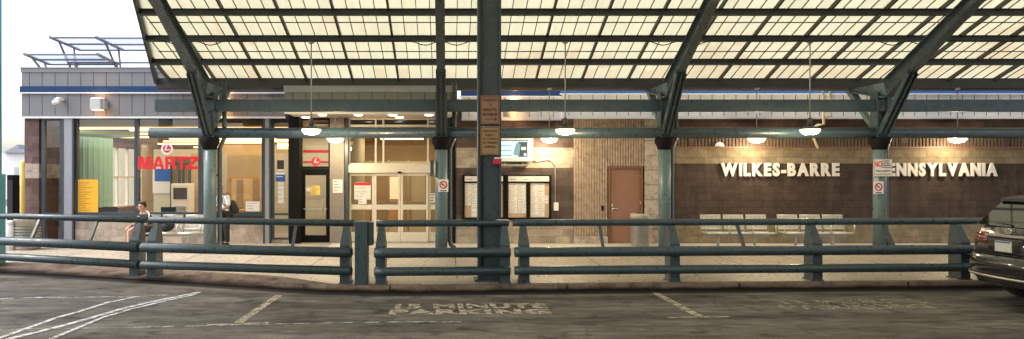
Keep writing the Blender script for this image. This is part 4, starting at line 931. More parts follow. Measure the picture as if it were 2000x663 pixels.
# canopy frames: post, collar, rafter, haunch, struts, drainpipe
def frame_parts(root, back=True):
    f = MB(); f.lathe([(.155, SW + .001), (.155, 3.0)], (0, 0, 0), 22); f.box(-.20, .20, -.20, .20, SW + .001, SW + .02); build('post', f, 'teal_light', root)
    f = MB(); f.lathe([(.17, 2.68), (.19, 2.76), (.235, 2.84), (.245, 2.95), (.20, 2.99)], (0, 0, 0), 20); build('collar', f, 'black', root)
    f = MB(); f.box(-.15, -.115, -.16, .16, 3.0, 4.12); f.box(.115, .15, -.16, .16, 3.0, 4.12); f.box(-.114, .114, -.02, .02, 3.0, 4.1); build('upper_post', f, 'teal', root)
    # rafter profile in the frame's own plane (y towards the building)
    top = lambda y: roofz(YP + y) - .29
    ub = [(-.36, 3.98), (-3.37, 5.60), (-4.6, roofz(YP - 4.6) - .64), (-11.6, roofz(YP - 11.6) - .64)]
    ut = [(-.20, 4.36), (-3.37, 5.60 + .26), (-4.6, roofz(YP - 4.6) - .30), (-11.6, roofz(YP - 11.6) - .30)]
    f = MB()
    f.prism([(-.018, y, z) for y, z in ub] + [(-.018, y, z) for y, z in ut[::-1]], (.036, 0, 0))
    for (a, b), (c, d) in zip(ub, ub[1:]): f.beam((0, a, b - .012), (0, c, d - .012), .20, .022)
    for (a, b), (c, d) in zip(ut, ut[1:]): f.beam((0, a, b + .012), (0, c, d + .012), .20, .022)
    build('rafter', f, 'teal', root)
    if back:
        f = MB(); ye = 1.42; zk = 3.98; ze = 4.34
        f.prism([(-.02, -.36, zk), (-.02, ye, ze), (-.02, ye, ze + .03), (-.02, -.2, 4.36)], (.04, 0, 0))
        f.hexa([(-.12, -.36, zk - .026), (.12, -.36, zk - .026), (.16, ye, ze - .026), (-.16, ye, ze - .026), (-.12, -.36, zk - .002), (.12, -.36, zk - .002), (.16, ye, ze - .002), (-.16, ye, ze - .002)]); build('haunch', f, 'teal_light', root)
        f = MB(); f.hexa([(-.05, .14, 3.16), (.05, .14, 3.16), (.05, .24, 3.14), (-.05, .24, 3.14), (-.09, ye - .32, ze - .12), (.09, ye - .32, ze - .12), (.09, ye - .04, ze - .05), (-.09, ye - .04, ze - .05)]); build('rear_strut', f, 'teal_light', root)
    else:
        f = MB(); f.prism([(-.02, -.36, 3.98), (-.02, .3, 4.1), (-.02, .3, 4.36), (-.02, -.2, 4.36)], (.04, 0, 0)); build('haunch', f, 'teal_light', root)
    f = MB(); a = (0, -.10, 3.02); b = (0, -1.32, 4.52); f.beam(a, b, .24, .03); f.beam((.0, -.16, 3.10), (.0, -1.28, 4.45), .03, .16); f.beam((-.105, -.16, 3.10), (-.105, -1.28, 4.45), .028, .14); f.beam((.105, -.16, 3.10), (.105, -1.28, 4.45), .028, .14); build('front_strut', f, 'teal', root)
    dx = .33
    f = MB(); f.tube([(dx, .12, 4.40), (dx, .12, 2.98), (dx - .11, .10, 2.72), (dx - .11, .10, .42), (dx - .09, .04, .27), (dx - .0, -.06, SW + .06)], .058, 10); build('drainpipe', f, 'teal', root)
    f = MB(); 
    for z in (.9, 2.0): f.box(.12, dx - .06, .06, .13, z, z + .05)
    build('pipe_bracket', f, 'teal', root)
FX = [X(410, YP), X(862, YP), X(1298, YP), X(1718, YP)]
labs = ['teal canopy frame with post in front of the lounge windows', 'teal canopy frame with post in front of the sliding doors', 'teal canopy frame with post between the brown door and brown wall', 'teal canopy frame carrying the square NO sign on its post']
root = thing('canopy_frame', labs[2], 'canopy frame', (0, 0, 0), 'canopy frames'); frame_parts(root)
root.location = (FX[2], YP, 0)
dup(root, (FX[0], YP, 0), labs[0]); dup(root, (FX[3], YP, 0), labs[3])
r2 = thing('canopy_frame', labs[1], 'canopy frame', (0, 0, 0), 'canopy frames'); frame_parts(r2, False); r2.location = (FX[1], YP, 0)
# signs and boxes on the posts
def no_smoking(px, py, label):
    y = YP - .175; x, z = X(px, y), Z(py, y); w = .125
    t = MB(); t.box(x - w, x + w, y, y + .008, z - w * 1.25, z + w * 1.25); t.mat(1)
    n = 20
    for i in range(n):
        a, b = R(360 * i / n), R(360 * (i + 1) / n); t.hexa([(x + q * math.cos(c), yy, z + .02 + q * math.sin(c)) for yy in (y - .005, y - .001) for q, c in ((.072, a), (.10, a), (.10, b), (.072, b))])
    t.beam((x - .06, y - .0045, z + .08), (x + .06, y - .0045, z - .04), .003, .024, (0, 1, 0)); t.mat(2)
    t.box(x - .055, x + .03, y - .0035, y - .001, z + .012, z + .03); t.box(x - .08, x + .08, y - .0035, y - .001, z - .14, z - .115)
    solo('no_smoking_sign', t, ['paper', 'crimson', 'inkdark'], label, 'sign', (x, y, z - w), 'no smoking signs on canopy posts')
no_smoking(866, 363, 'small no smoking sign on the post by the sliding doors')
no_smoking(1716, 367, 'small no smoking sign on the post below the square NO sign')
y = YP - .20; x0, x1, z0, z1 = X(1707, y), X(1743, y), Z(345, y), Z(311, y)
t = thing('rules_sign', 'square white sign headed by a large red NO on the right canopy post', 'sign', ((x0 + x1) / 2, y, z0))
f = MB(); f.box(x0, x1, y, y + .012, z0, z1); f.box((x0 + x1) / 2 - .2, (x0 + x1) / 2 - .14, y + .013, y + .05, z0 + .1, z1 - .1); build('plate', f, 'paper', t)
f = MB(); b = .014; f.box(x0, x1, y - .004, y - .0005, z0, z0 + b); f.box(x0, x1, y - .004, y - .0005, z1 - b, z1); f.box(x0, x0 + b, y - .004, y - .0005, z0 + b, z1 - b); f.box(x1 - b, x1, y - .004, y - .0005, z0 + b, z1 - b); build('border', f, 'bin_lid', t)
f = MB(); f.text('NO', .20, (x0 + .105, y - .002, z0 + .30), depth=.002, bold=.005, sx=.62); build('lettering', f, 'red', t)
f = MB()
for i, w in enumerate(('LOITERING', 'SOLICITING', 'TRESPASSING', 'SKATEBOARDS')): f.text(w, .048, (x0 + .19, y - .002, z0 + .385 - i * .054), depth=.002, bold=.001, sx=.82, align='LEFT')
build('lettering', f, 'inkdark', t); f = MB(); f.text('PUBLIC DRINKING', .052, ((x0 + x1) / 2, y - .002, z0 + .135), depth=.002, bold=.0015, sx=.85); build('lettering', f, 'inkdark', t); f = MB(); f.text('VIOLATORS PROSECUTED', .04, ((x0 + x1) / 2, y - .002, z0 + .055), depth=.002, sx=.82); build('lettering', f, 'inkdark', t)
y = YP - .12; f = MB(); f.box(X(848, y) - .1, X(848, y) - .01, y - .05, y + .08, Z(345, y), Z(313, y), .01); solo('junction_box', f, 'teal', 'tall teal electrical box on the post by the sliding doors', 'electrical box', (X(848, y), y, Z(345, y)))

# power cable tied under the third purlin, hanging loose round each rafter
yk, zk = rp(2); pts = []; x = -6.9
while x < 14.5:
    d = min(abs(x - q) for q in FX); pts.append((x, yk - .10, zk - .20 - (.0 if d > .75 else .10 * math.sin(math.pi * (.75 - d) / .75) ** 2))); x += .125
f = MB(); f.tube(pts, .012, 6); solo('power_cable', f, 'black', 'thin black cable hanging loosely along the canopy purlin with the lamp rods', 'cable', (0, yk, zk - .2))
# pendant lamps
lamps = []
def lamp_parts(root, rod, stem_top):
    f = MB(); f.lathe([(.235, .0), (.235, .025), (.12, .07)], (0, 0, 0), 24); f.lathe([(.06, .072), (.06, .20), (.04, .271)], (0, 0, 0), 16); build('housing', f, 'lamp_metal', root)
    f = MB(); f.lathe([(.08, -.125), (.17, -.105), (.225, -.04), (.23, -.003)], (0, 0, 0), 24); build('lens', f, 'lens', root)
    f = MB(); f.tube([(0, 0, .271), (0, 0, rod)], .015, 8); build('rod', f, 'galv', root)
    f = MB(); f.lathe([(.05, rod), (.07, rod + .03), (.07, rod + .05)], (0, 0, 0), 12); build('canopy_cap', f, 'galv', root)
yk, zk = rp(2); zk -= .19; zl_ = Z(253, yk)
near = thing('pendant_lamp', 'lit pendant lamp on a long rod left of the sliding doors', 'lamp', (0, 0, 0), 'long rod pendant lamps'); lamp_parts(near, zk - zl_ - .05, 0); near.location = (X(608, yk), yk, zl_); lamps.append(near.location.copy())
for px, lab in ((1104, 'lit pendant lamp on a long rod above the ribbed wall'), (1582, 'lit pendant lamp on a long rod by the yellow gas pipes')):
    dup(near, (X(px, yk), yk, zl_), lab); lamps.append(Vector((X(px, yk), yk, zl_)))
ye_ = Y0 + .04; ze_ = Z0 - .27; zf_ = Z(270, ye_)
far = thing('pendant_lamp', 'lit pendant lamp on a short rod under the eave before the sliding doors', 'lamp', (0, 0, 0), 'short rod pendant lamps'); lamp_parts(far, ze_ - zf_ - .05, 0); far.location = (X(655, ye_), ye_, zf_); lamps.append(far.location.copy())
for px, lab in ((1073, 'lit pendant lamp on a short rod right of the display screen'), (1478, 'lit pendant lamp on a short rod above the WILKES-BARRE letters'), (1870, 'lit pendant lamp on a short rod above the PENNSYLVANIA letters')):
    dup(far, (X(px, ye_), ye_, zf_), lab); lamps.append(Vector((X(px, ye_), ye_, zf_)))

# ------------------------------------------------------------------ big column with signs
YC = 12.95
t = thing('steel_column', 'tall dark teal steel column behind the guard rail carrying two tan signs', 'column', (X(955, YC), YC, SW))
xc = X(955, YC); hw = .21; zt = roofz(YC) - .32
f = MB(); f.box(xc - hw, xc - hw + .035, YC - .17, YC + .17, SW + .003, zt, .006); f.box(xc + hw - .035, xc + hw, YC - .17, YC + .17, SW + .003, zt, .006); f.box(xc - hw + .036, xc + hw - .036, YC - .09, YC - .06, SW + .003, zt); build('shaft', f, 'teal', t)
f = MB(); f.box(xc - hw - .06, xc + hw + .06, YC - .24, YC + .24, SW + .001, SW + .03); build('base_plate', f, 'teal', t)
f = MB(); f.tube([(xc - .12, YC - .105, SW + .1), (xc - .12, YC - .105, zt)], .018, 8); build('conduit', f, 'teal', t)
def colsign(py0, py1, m, lines, label, arrow=False):
    y = YC - .185; x0, x1, z0, z1 = X(938.5, y), X(976, y), Z(py1, y), Z(py0, y)
    s = thing('parking_sign', label, 'sign', ((x0 + x1) / 2, y, z0))
    f = MB(); f.box(x0, x1, y, y + .006, z0, z1); 
    for q in (.15, .85): f.box((x0 + x1) / 2 - .02, (x0 + x1) / 2 + .02, y + .007, YC - .091, z0 + (z1 - z0) * q - .02, z0 + (z1 - z0) * q + .02)
    build('plate', f, m, s)
    f = MB(); xm = (x0 + x1) / 2; H = z1 - z0; b = .008
    for i in range(len(lines)):
        wd, fz, sz, sx = lines[i]; f.text(wd, sz, (xm, y - .002, z0 + H * fz), depth=.002, bold=sz * .02, sx=sx)
    if arrow: f.box(x0 + .07, x1 - .09, y - .003, y - .0005, z0 + H * .165, z0 + H * .185); f.prism([(x1 - .09, y - .003, z0 + H * .12), (x1 - .04, y - .003, z0 + H * .175), (x1 - .09, y - .003, z0 + H * .23)], (0, .0025, 0))
    q = .014
    f.box(x0 + q, x1 - q, y - .003, y - .0005, z0 + q, z0 + q + b); f.box(x0 + q, x1 - q, y - .003, y - .0005, z1 - q - b, z1 - q); f.box(x0 + q, x0 + q + b, y - .003, y - .0005, z0 + q + b, z1 - q - b); f.box(x1 - q - b, x1 - q, y - .003, y - .0005, z0 + q + b, z1 - q - b)
    build('lettering', f, 'signink', s)
colsign(187, 243, 'signtan', [('PARKING', .84, .072, .82), ('15', .67, .07, .9), ('MINUTES', .50, .07, .82), ('MAXIMUM', .34, .07, .78)], 'upper tan parking sign with an arrow on the tall teal column', True)
colsign(247, 303, 'signtan2', [('VIOLATORS', .83, .058, .82), ('SUBJECT', .69, .058, .8), ('TO TOWING', .55, .058, .8), ('AT OWNERS', .42, .058, .8), ('EXPENSE', .28, .058, .8)], 'lower yellowish sign of five text lines on the tall teal column')
y = YC - .2; f = MB(); f.box(X(963, y), X(979, y), y - .07, YC - .1, Z(322, y), Z(311, y), .01); f.mat(1).box(X(966, y), X(978, y), y - .072, YC - .12, Z(310.8, y), Z(307.5, y))
solo('alarm_box', f, ['crimson', 'paper'], 'small red alarm box on the tall teal column under the signs', 'alarm', (X(970, y), y, Z(322, y)))

# ------------------------------------------------------------------ guard rails
def rail_y(x):
    P = [(-14, 15.95), (-9.0, 14.75), (-5.65, 13.45), (-1.55, 12.52), (-1.1, 12.48), (1.3, 12.62), (9.45, 13.08), (16, 13.4)]
    for (a, b), (c, d) in zip(P, P[1:]):
        if a <= x <= c: return b + (d - b) * (x - a) / (c - a)
    return 13
ZT, ZM, ZL = 1.17, .685, .365
def tapered_post(x, ang=0, w0=.172, w1=.10):
    f = MB(); y = rail_y(x); p = []
    for z, w, ya, yb_ in ((SW + .002, w0, y - .09, y + .24), (.80, w0 * .98, y - .09, y + .25), (ZT - .05, w1, y + .10, y + .26)):
        p.append([(x - w / 2, ya, z), (x + w / 2, ya, z), (x + w / 2, yb_, z), (x - w / 2, yb_, z)])
    for a, b in zip(p, p[1:]): f.hexa(a + b)
    f.box(x - w0 / 2 - .02, x + w0 / 2 + .02, y - .11, y + .28, SW + .0, SW + .018)
    return f
def rail(x0, x1, posts, braces, label, n=14, over=(0, 0, 0, 0)):
    t = thing('guard_rail', label, 'guard rail', ((x0 + x1) / 2, rail_y((x0 + x1) / 2), SW), 'teal guard rails')
    N_ = max(2, int(abs(x1 - x0) / .8))
    xsr = sorted(set([x0, x1] + [x for x in (-9.0, -5.65, -1.55, -1.1, 1.3, 9.45) if x0 < x < x1]))
    f = MB(); f.tube([(x, rail_y(x) + .18, ZT) for x in xsr], .062, 14); build('top_rail', f, 'teal', t)
    f = MB(); f.tube([(x, rail_y(x) - .17, ZM) for x in xsr], .088, 16); build('middle_rail', f, 'teal', t)
    f = MB(); f.tube([(x, rail_y(x) - .17, ZL) for x in xsr], .078, 16); build('bottom_rail', f, 'teal', t)
    for x in posts: build('post', tapered_post(x), 'teal', t)
    for x in braces:
        f = MB(); y = rail_y(x); f.beam((x, y + .17, ZT - .05), (x, y - .12, ZM + .07), .045, .06); build('brace', f, 'teal', t)
    return t
yy = 13.45
rail(-13.6, -5.74, [-12.6, -5.9], [-8.35, -6.9], 'leftmost teal guard rail running past the ribbed bin at the frame edge')
rail(-5.66, -1.67, [-5.52, -1.80], [-4.35, -2.75], 'angled teal guard rail in front of the seated man and lounge')
rail(-1.26, 1.08, [-1.17, 1.0], [], 'short teal guard rail in front of the sliding doors beside tall column')
rail(1.16, 14.5, [1.34, 4.02, 6.62, 9.38, 12.2], [2.72, 5.25, 8.0], 'long teal guard rail running right behind the dark car')
f = MB(); x = X(705.5, 12.4); f.box(x - .11, x + .11, 12.36, 12.66, SW + .001, 1.22, .012); f.box(x + .111, x + .20, 12.42, 12.6, .80, 1.205, .01); solo('gate_post', f, 'teal', 'thick square teal post standing in the gap between two guard rails', 'post', (x, 12.5, SW))
# rubber mat of tar where the first rails meet
f = MB(); q = [gp(262, 549), gp(285, 549), gp(312, 541), gp(290, 540)]
# ------------------------------------------------------------------ bins, bollard, left edge
def ribbed_bin(px, Y, r, h, label):
    x = X(px, Y); t = thing('litter_bin', label, 'bin', (x, Y, SW), 'ribbed litter bins')
    f = MB(); prof = [(r * .96, 0), (r * .98, .03)]; nb = 8; zb = h * .72
    for i in range(nb):
        z = .04 + i * (zb - .04) / nb; d = (zb - .04) / nb; prof += [(r * 1.03, z), (r * 1.03, z + d * .62), (r * .90, z + d * .66), (r * .90, z + d * .98)]
    f.lathe(prof, (x, Y, SW + .001), 28, sm=False); build('ribbed_body', f, 'bin', t)
    f = MB(); f.lathe([(r * .97, zb), (r * .97, h * .86), (r * 1.05, h * .865), (r * 1.05, h * .97), (r * .92, h)], (x, Y, SW + .001), 28); build('lid', f, 'bin_lid', t)
    f = MB(); f.lathe([(r * .6, h + .001), (r * .5, h + .012)], (x, Y, SW + .001), 20); build('opening', f, 'black', t)
ribbed_bin(54, 18.4, .30, .84, 'grey ribbed litter bin at the left end of the lounge')
ribbed_bin(1249.5, 19.35, .235, .87, 'ribbed litter bin in front of the brown steel door')
f = MB(); f.lathe([(.06, SW), (.06, 2.38), (.03, 2.43)], (X(44, 19.7), 19.7, 0), 14); solo('yellow_pipe', f, 'yellow', 'tall yellow pipe standing at the left corner of the building', 'pipe', (X(44, 19.7), 19.7, SW))
f = MB(); Yc = 15.3; xr = X(4, 15.48); f.box(xr - .36, xr, Yc - .18, Yc + .18, SW + .001, 8.6, .01); t = thing('corner_column', 'sky-lit teal column at the far left edge of the frame', 'column', (xr - .18, Yc, SW)); build('shaft', f, 'teal_skylit', t)
f = MB(); f.box(xr - .40, xr + .06, Yc - .22, Yc + .22, SW + .002, 2.05, .01); build('sleeve', f, 'teal_skylit', t)
f = MB(); Yk = 19.0; f.box(X(13, Yk), X(26, Yk), Yk, Yk + .3, SW, Z(342, Yk), .02); f.mat(1).box(X(14.5, Yk), X(24.5, Yk), Yk - .006, Yk - .001, .3, 1.9); solo('utility_cabinet', f, ['black', 'cartrim'], 'tall black utility cabinet beside the sky-lit teal column', 'cabinet', (X(19, Yk), Yk, SW))
f = MB(); Yk = 18.2; f.lathe([(.13, SW), (.13, .70), (.10, .76), (.10, .80), (.12, .82), (.05, .88)], (X(19, Yk), Yk, 0), 14); solo('white_bollard', f, 'white', 'short white bollard behind the left guard rail beside the bin', 'bollard', (X(19, Yk), Yk, SW))
f = MB(); Yk = 26; f.box(X(26, Yk), X(38, Yk), Yk, Yk + .4, SW, Z(364, Yk)); f.box(X(25, Yk), X(39, Yk), Yk - .05, Yk + .45, Z(364, Yk) + .001, Z(362, Yk)); solo('stone_gatepost', f, 'white', 'pale square gatepost in the gap left of the building', 'gatepost', (X(32, Yk), Yk, SW))
Yh = 62
t = thing('pale_house', 'distant pale house with grey hipped roof left of the building', 'house', (X(20, Yh), Yh, 0))
f = MB(); f.box(X(-60, Yh), X(52, Yh), Yh, Yh + 8, 0, Z(299, Yh)); build('wall', f, 'house', t)
f = MB(); x0, x1 = X(10, Yh), X(54, Yh); zb, zt = Z(299, Yh), Z(283, Yh); f.prism([(x0, Yh - .3, zb), (x1, Yh - .3, zb), (x1 - .5, Yh - .3, zb + .3), ((x0 + x1) / 2 + .3, Yh - .3, zt)], (0, 8, 0)); build('roof', f, 'shingle', t)
f = MB(); f.box(X(28, Yh), X(36, Yh), Yh - .03, Yh - .005, 1.2, 2.8); build('window', f, 'galv', t)
# unseen block added behind the viewer to shape reflections in the glass
t = thing('reflection_block', 'unseen brick block added behind the viewer to shape window reflections', 'building', (0, -24, 0))
f = MB(); f.box(-45, 45, -32, -24, 0, 4.6); build('wall', f, 'streetbrick', t)
for i in range(15):
    f = MB(); f.box(-40 + i * 5.6, -38 + i * 5.6, -23.99, -23.95, 1.2, 3.2); build('window', f, 'galv', t)

# ------------------------------------------------------------------ benches
def bench_parts(root, n=3, w=.60):
    f = MB(); L_ = n * w; f.box(-L_ / 2 + .05, L_ / 2 - .05, .16, .22, .30, .36); build('beam', f, 'galv', root)
    for s in (-1, 1):
        f = MB(); x = s * (L_ / 2 - .42); f.box(x - .03, x + .03, .165, .215, .02, .30); f.box(x - .035, x + .035, -.10, .42, 0, .03, .006); build('leg', f, 'galv', root)
    for i in range(n):
        x = -L_ / 2 + w * (i + .5); h = w / 2 - .035
        # perforated seat pan: rolled front edge and open slots
        f = MB(); ys_ = [-.11 + q * .052 for q in range(9)]
        for q in ys_: zz = .43 - .02 * math.sin((q + .11) / .46 * 3.14); f.box(x - h, x + h, q, q + .030, zz - .012, zz)
        for u in (-h, -h * .34, h * .34 - .02, h - .02): f.box(x + u, x + u + .02, -.13, .36, .395, .41)
        f.tube([(x - h, -.135, .41), (x + h, -.135, .41)], .026, 8); build('seat', f, 'bench', root)
        f = MB()
        for q in range(16):
            u = x - h + .01 + q * (2 * h - .02) / 15; f.beam((u, .335, .49), (u, .425, .84), .019, .012)
        for zz, yy_ in ((.49, .335), (.66, .38), (.845, .427)): f.tube([(x - h, yy_, zz), (x + h, yy_, zz)], .016, 8)
        build('backrest', f, 'bench', root)
    for i in range(n + 1):
        x = -L_ / 2 + w * i; f = MB(); f.tube([(x, .36, .36), (x, .36, .60), (x, .30, .645), (x, -.02, .645), (x, -.10, .60), (x, -.10, .43)], .017, 8); build('armrest', f, 'chrome', root)
YB = 18.55
b0 = thing('metal_bench', 'three seat slatted metal bench directly under the WILKES-BARRE letters, left of two', 'bench', (0, 0, 0), 'metal waiting benches'); bench_parts(b0)
b0.location = (X(1444, YB - .0), YB, SW)
dup(b0, (X(1597, YB), YB, SW), 'three seat slatted metal bench beside the post with the NO sign')
b3 = dup(b0, (X(326, 18.5), 18.5, SW), 'metal bench with the seated man before the lounge windows')

# ------------------------------------------------------------------ people
def skin(vs, es, root, sub=2):
    me = bpy.data.meshes.new('s'); names = list(vs); ix = {n: i for i, n in enumerate(names)}
    me.from_pydata([vs[n][0] for n in names], [(ix[a], ix[b]) for a, b in es], [])
    ob = bpy.data.objects.new('s', me); COL.objects.link(ob)
    md = ob.modifiers.new('k', 'SKIN'); md.use_smooth_shade = True; md.branch_smoothing = .4
    for n in names:
        sv = me.skin_vertices[0].data[ix[n]]; r = vs[n][1]; sv.radius = r if isinstance(r, tuple) else (r, r); sv.use_root = (n == root)
    sb = ob.modifiers.new('u', 'SUBSURF'); sb.levels = sub; sb.render_levels = sub
    bpy.context.view_layer.update(); dg = bpy.context.evaluated_depsgraph_get()
    out = bpy.data.meshes.new_from_object(ob.evaluated_get(dg)); bpy.data.objects.remove(ob); bpy.data.meshes.remove(me); return out
def face(mb, c, fwd, r, dark, light=None):
    """nose, eyes and ears on a head centred at c looking along fwd"""
    c = Vector(c); fwd = Vector(fwd).normalized(); sd = Vector((0, 0, 1)).cross(fwd).normalized(); up = Vector((0, 0, 1))
    n = c + fwd * r * 1.02 - up * r * .18
    mb.tube([n + up * r * .32 - fwd * r * .10, n + fwd * r * .16, n - up * r * .12 - fwd * r * .05], [r * .06, r * .16, r * .10], 8)
    for s in (-1, 1): mb.ball(c + sd * s * r * .82 - up * r * .08, r * .2, .5, 1, 1.3, 8, 6)
    mb.mat(1)
    for s in (-1, 1): mb.ball(c + fwd * r * .86 + sd * s * r * .36 + up * r * .05, r * .13, 1, 1, .7, 8, 6)
    mb.mat(2); mb.tube([c + fwd * r * .9 - sd * r * .24 - up * r * .55, c + fwd * r * .97 - up * r * .56, c + fwd * r * .9 + sd * r * .24 - up * r * .55], r * .05, 6); mb.mat(0)
def fingers(es, vs, hand, pfx, dirv, side, curl, r=.0095):
    """five short finger chains rooted in the palm"""
    d = Vector(dirv).normalized(); s = Vector(side).normalized(); c = Vector(curl).normalized(); base = Vector(vs[hand][0])
    for i, (o, l) in enumerate(((-.030, .060), (-.010, .074), (.011, .070), (.031, .054))):
        a = base + d * .045 + s * o; b = a + d * l * .55 + c * .008; e = b + d * l * .30 + c * l * .40
        for k, (q, rr) in enumerate(((a, r), (b, r * .95), (e, r * .8))): vs[f'{pfx}{i}{k}'] = (tuple(q), rr)
        es += [(hand, f'{pfx}{i}0'), (f'{pfx}{i}0', f'{pfx}{i}1'), (f'{pfx}{i}1', f'{pfx}{i}2')]
    a = base - s * .036 + d * .012; b = a - s * .022 + d * .034 + c * .012
    vs[pfx + 't0'] = (tuple(a), r * 1.2); vs[pfx + 't1'] = (tuple(b), r); es += [(hand, pfx + 't0'), (pfx + 't0', pfx + 't1')]

# seated man: hips on the bench's left seat, body turned to his right (picture left), arms on the knees
bx, by = X(326, 18.5) - .60, 18.5
hip = Vector((bx + .10, by + .14, SW + .46))
fw = Vector((-.64, -.77, 0)).normalized(); sd = Vector((fw.y, -fw.x, 0))          # sd: to his right
def P_(f_, s_v, z): return tuple(hip + fw * f_ + sd * s_v + Vector((0, 0, z)))
def seated(scale=1.0):
    vs = {'pelvis': (P_(0, 0, .02), (.15, .12)), 'waist': (P_(.05, 0, .17), (.145, .115)), 'chest': (P_(.12, 0, .335), (.20, .135)), 'neck0': (P_(.175, 0, .47), .06), 'neck1': (P_(.20, 0, .52), .048), 'head0': (P_(.225, 0, .575), .078), 'head1': (P_(.23, 0, .645), (.088, .098)), 'head2': (P_(.225, 0, .70), .072)}
    es = [('pelvis', 'waist'), ('waist', 'chest'), ('chest', 'neck0'), ('neck0', 'neck1'), ('neck1', 'head0'), ('head0', 'head1'), ('head1', 'head2')]
    for n, s in (('R', 1), ('L', -1)):
        vs['sh' + n] = (P_(.14, .20 * s, .40), .078); vs['el' + n] = (P_(.25, .26 * s, .18), .048); vs['wr' + n] = (P_(.44, .14 * s, .125), .031); vs['ha' + n] = (P_(.505, .11 * s, .115), (.036, .022))
        vs['hp' + n] = (P_(.08, .10 * s, -.0), .092); vs['kn' + n] = (P_(.47, .15 * s, .03), .066); vs['an' + n] = (P_(.49, .16 * s, -.40), .043); vs['he' + n] = (P_(.46, .16 * s, -.465), .042); vs['to' + n] = (P_(.66, .17 * s, -.475), .034)
        vs['ca' + n] = (P_(.465, .155 * s, -.14), .058)
        es += [('chest', 'sh' + n), ('sh' + n, 'el' + n), ('el' + n, 'wr' + n), ('wr' + n, 'ha' + n), ('pelvis', 'hp' + n), ('hp' + n, 'kn' + n), ('kn' + n, 'ca' + n), ('ca' + n, 'an' + n), ('an' + n, 'he' + n), ('he' + n, 'to' + n)]
        fingers(es, vs, 'ha' + n, 'f' + n, fw + Vector((0, 0, -.5)), -sd * s, (0, 0, -1))
    return vs, es
vs, es = seated()
t = thing('person', 'seated man in black shirt and dark shorts looking left from the metal bench', 'person', (hip.x, hip.y, SW))
f = MB(); f.mesh(skin(vs, es, 'pelvis')); face(f, P_(.23, 0, .635), (-.95, -.3, 0), .093, None); build('body', f, ['skin', 'hair', 'crimson'], t)
def clothes(vs, es, keep, grow, root, sub=2, cuts=None):
    v2 = {n: (cuts.get(n, vs[n][0]) if cuts else vs[n][0], tuple(q + grow for q in (vs[n][1] if isinstance(vs[n][1], tuple) else (vs[n][1],) * 2))) for n in keep}
    e2 = [(a, b) for a, b in es if a in v2 and b in v2]; return skin(v2, e2, root, sub)
mid = lambda a, b, k: tuple(Vector(vs[a][0]).lerp(Vector(vs[b][0]), k))
f = MB(); f.mesh(clothes(vs, es, ['waist', 'chest', 'neck0', 'shR', 'shL', 'elR', 'elL', 'pelvis'], .016, 'chest', cuts={'elR': mid('shR', 'elR', .75), 'elL': mid('shL', 'elL', .75), 'neck0': mid('chest', 'neck0', .8)})); f.mat(1)
for s in (1, -1):      # white shoulder stripe
    f.tube([P_(.14, .08 * s, .520), P_(.135, .17 * s, .497), P_(.15, .262 * s, .435), P_(.19, .312 * s, .33)], .018, 8)
f.box(*(lambda q: (q[0] - .03, q[0] + .03, q[1] - .012, q[1] + .012, q[2] - .03, q[2] + .03))(P_(.255, .09, .36))); build('shirt', f, ['cloth_black', 'cloth_white'], t)
f = MB(); f.mesh(clothes(vs, es, ['pelvis', 'hpR', 'hpL', 'knR', 'knL'], .02, 'pelvis', cuts={'knR': mid('hpR', 'knR', .80), 'knL': mid('hpL', 'knL', .80)})); build('shorts', f, 'cloth_dark', t)
f = MB(); f.ball(P_(.195, 0, .725), .094, 1.02, 1.0, .50); f.ball(P_(.17, 0, .665), .078, 1, 1, 1.0); build('hair', f, 'hair', t)
f = MB(); c = Vector(P_(.23, 0, .65)); lf = Vector((-.95, -.3, 0)).normalized(); ls = Vector((-lf.y, lf.x, 0))
f.tube([c - ls * .09 - lf * .02, c + lf * .07 - ls * .08, c + lf * .10, c + lf * .07 + ls * .08, c + ls * .09 - lf * .02], .007, 8); build('glasses', f, 'black', t)
for n in 'RL':
    f = MB(); f.tube([vs['he' + n][0], tuple(Vector(vs['he' + n][0]).lerp(Vector(vs['to' + n][0]), .5) + Vector((0, 0, .0))), vs['to' + n][0]], [.05, .05, .042], 10); build('shoe', f, 'cloth_black', t)
f = MB(); f.tube([mid('elR', 'wrR', .86), mid('elR', 'wrR', .96)], .038, 12); build('wristwatch', f, 'black', t)
f = MB(); q = (X(320, 18.5), 18.62, SW + .45); f.ball((q[0], q[1], q[2] + .15), .21, 1.12, .62, .80); f.ball((q[0] - .02, q[1] - .12, q[2] + .10), .12, 1.1, .6, .8); f.tube([(q[0] - .12, q[1], q[2] + .29), (q[0] - .04, q[1], q[2] + .37), (q[0] + .06, q[1], q[2] + .36), (q[0] + .12, q[1], q[2] + .28)], .014, 8)
solo('duffel_bag', f, 'cloth_dark', 'dark soft bag lying on the bench beside the seated man', 'bag', q)

# standing man in white shirt, seen behind the drainpipe
sx_, sy_ = X(438, 19.2), 19.25
fw2 = Vector((-.6, -.8, 0)).normalized(); sd2 = Vector((fw2.y, -fw2.x, 0))
def Q_(f_, s, z): return tuple(Vector((sx_, sy_, SW)) + fw2 * f_ + sd2 * s + Vector((0, 0, z)))
vs = {'pelvis': (Q_(0, 0, .90), (.15, .115)), 'waist': (Q_(.0, 0, 1.05), (.14, .11)), 'chest': (Q_(.04, 0, 1.24), (.165, .12)), 'neck0': (Q_(.09, 0, 1.385), .06), 'neck1': (Q_(.12, 0, 1.44), .05), 'head0': (Q_(.15, 0, 1.49), .074), 'head1': (Q_(.155, 0, 1.56), (.085, .094)), 'head2': (Q_(.145, 0, 1.61), .068)}
es = [('pelvis', 'waist'), ('waist', 'chest'), ('chest', 'neck0'), ('neck0', 'neck1'), ('neck1', 'head0'), ('head0', 'head1'), ('head1', 'head2')]
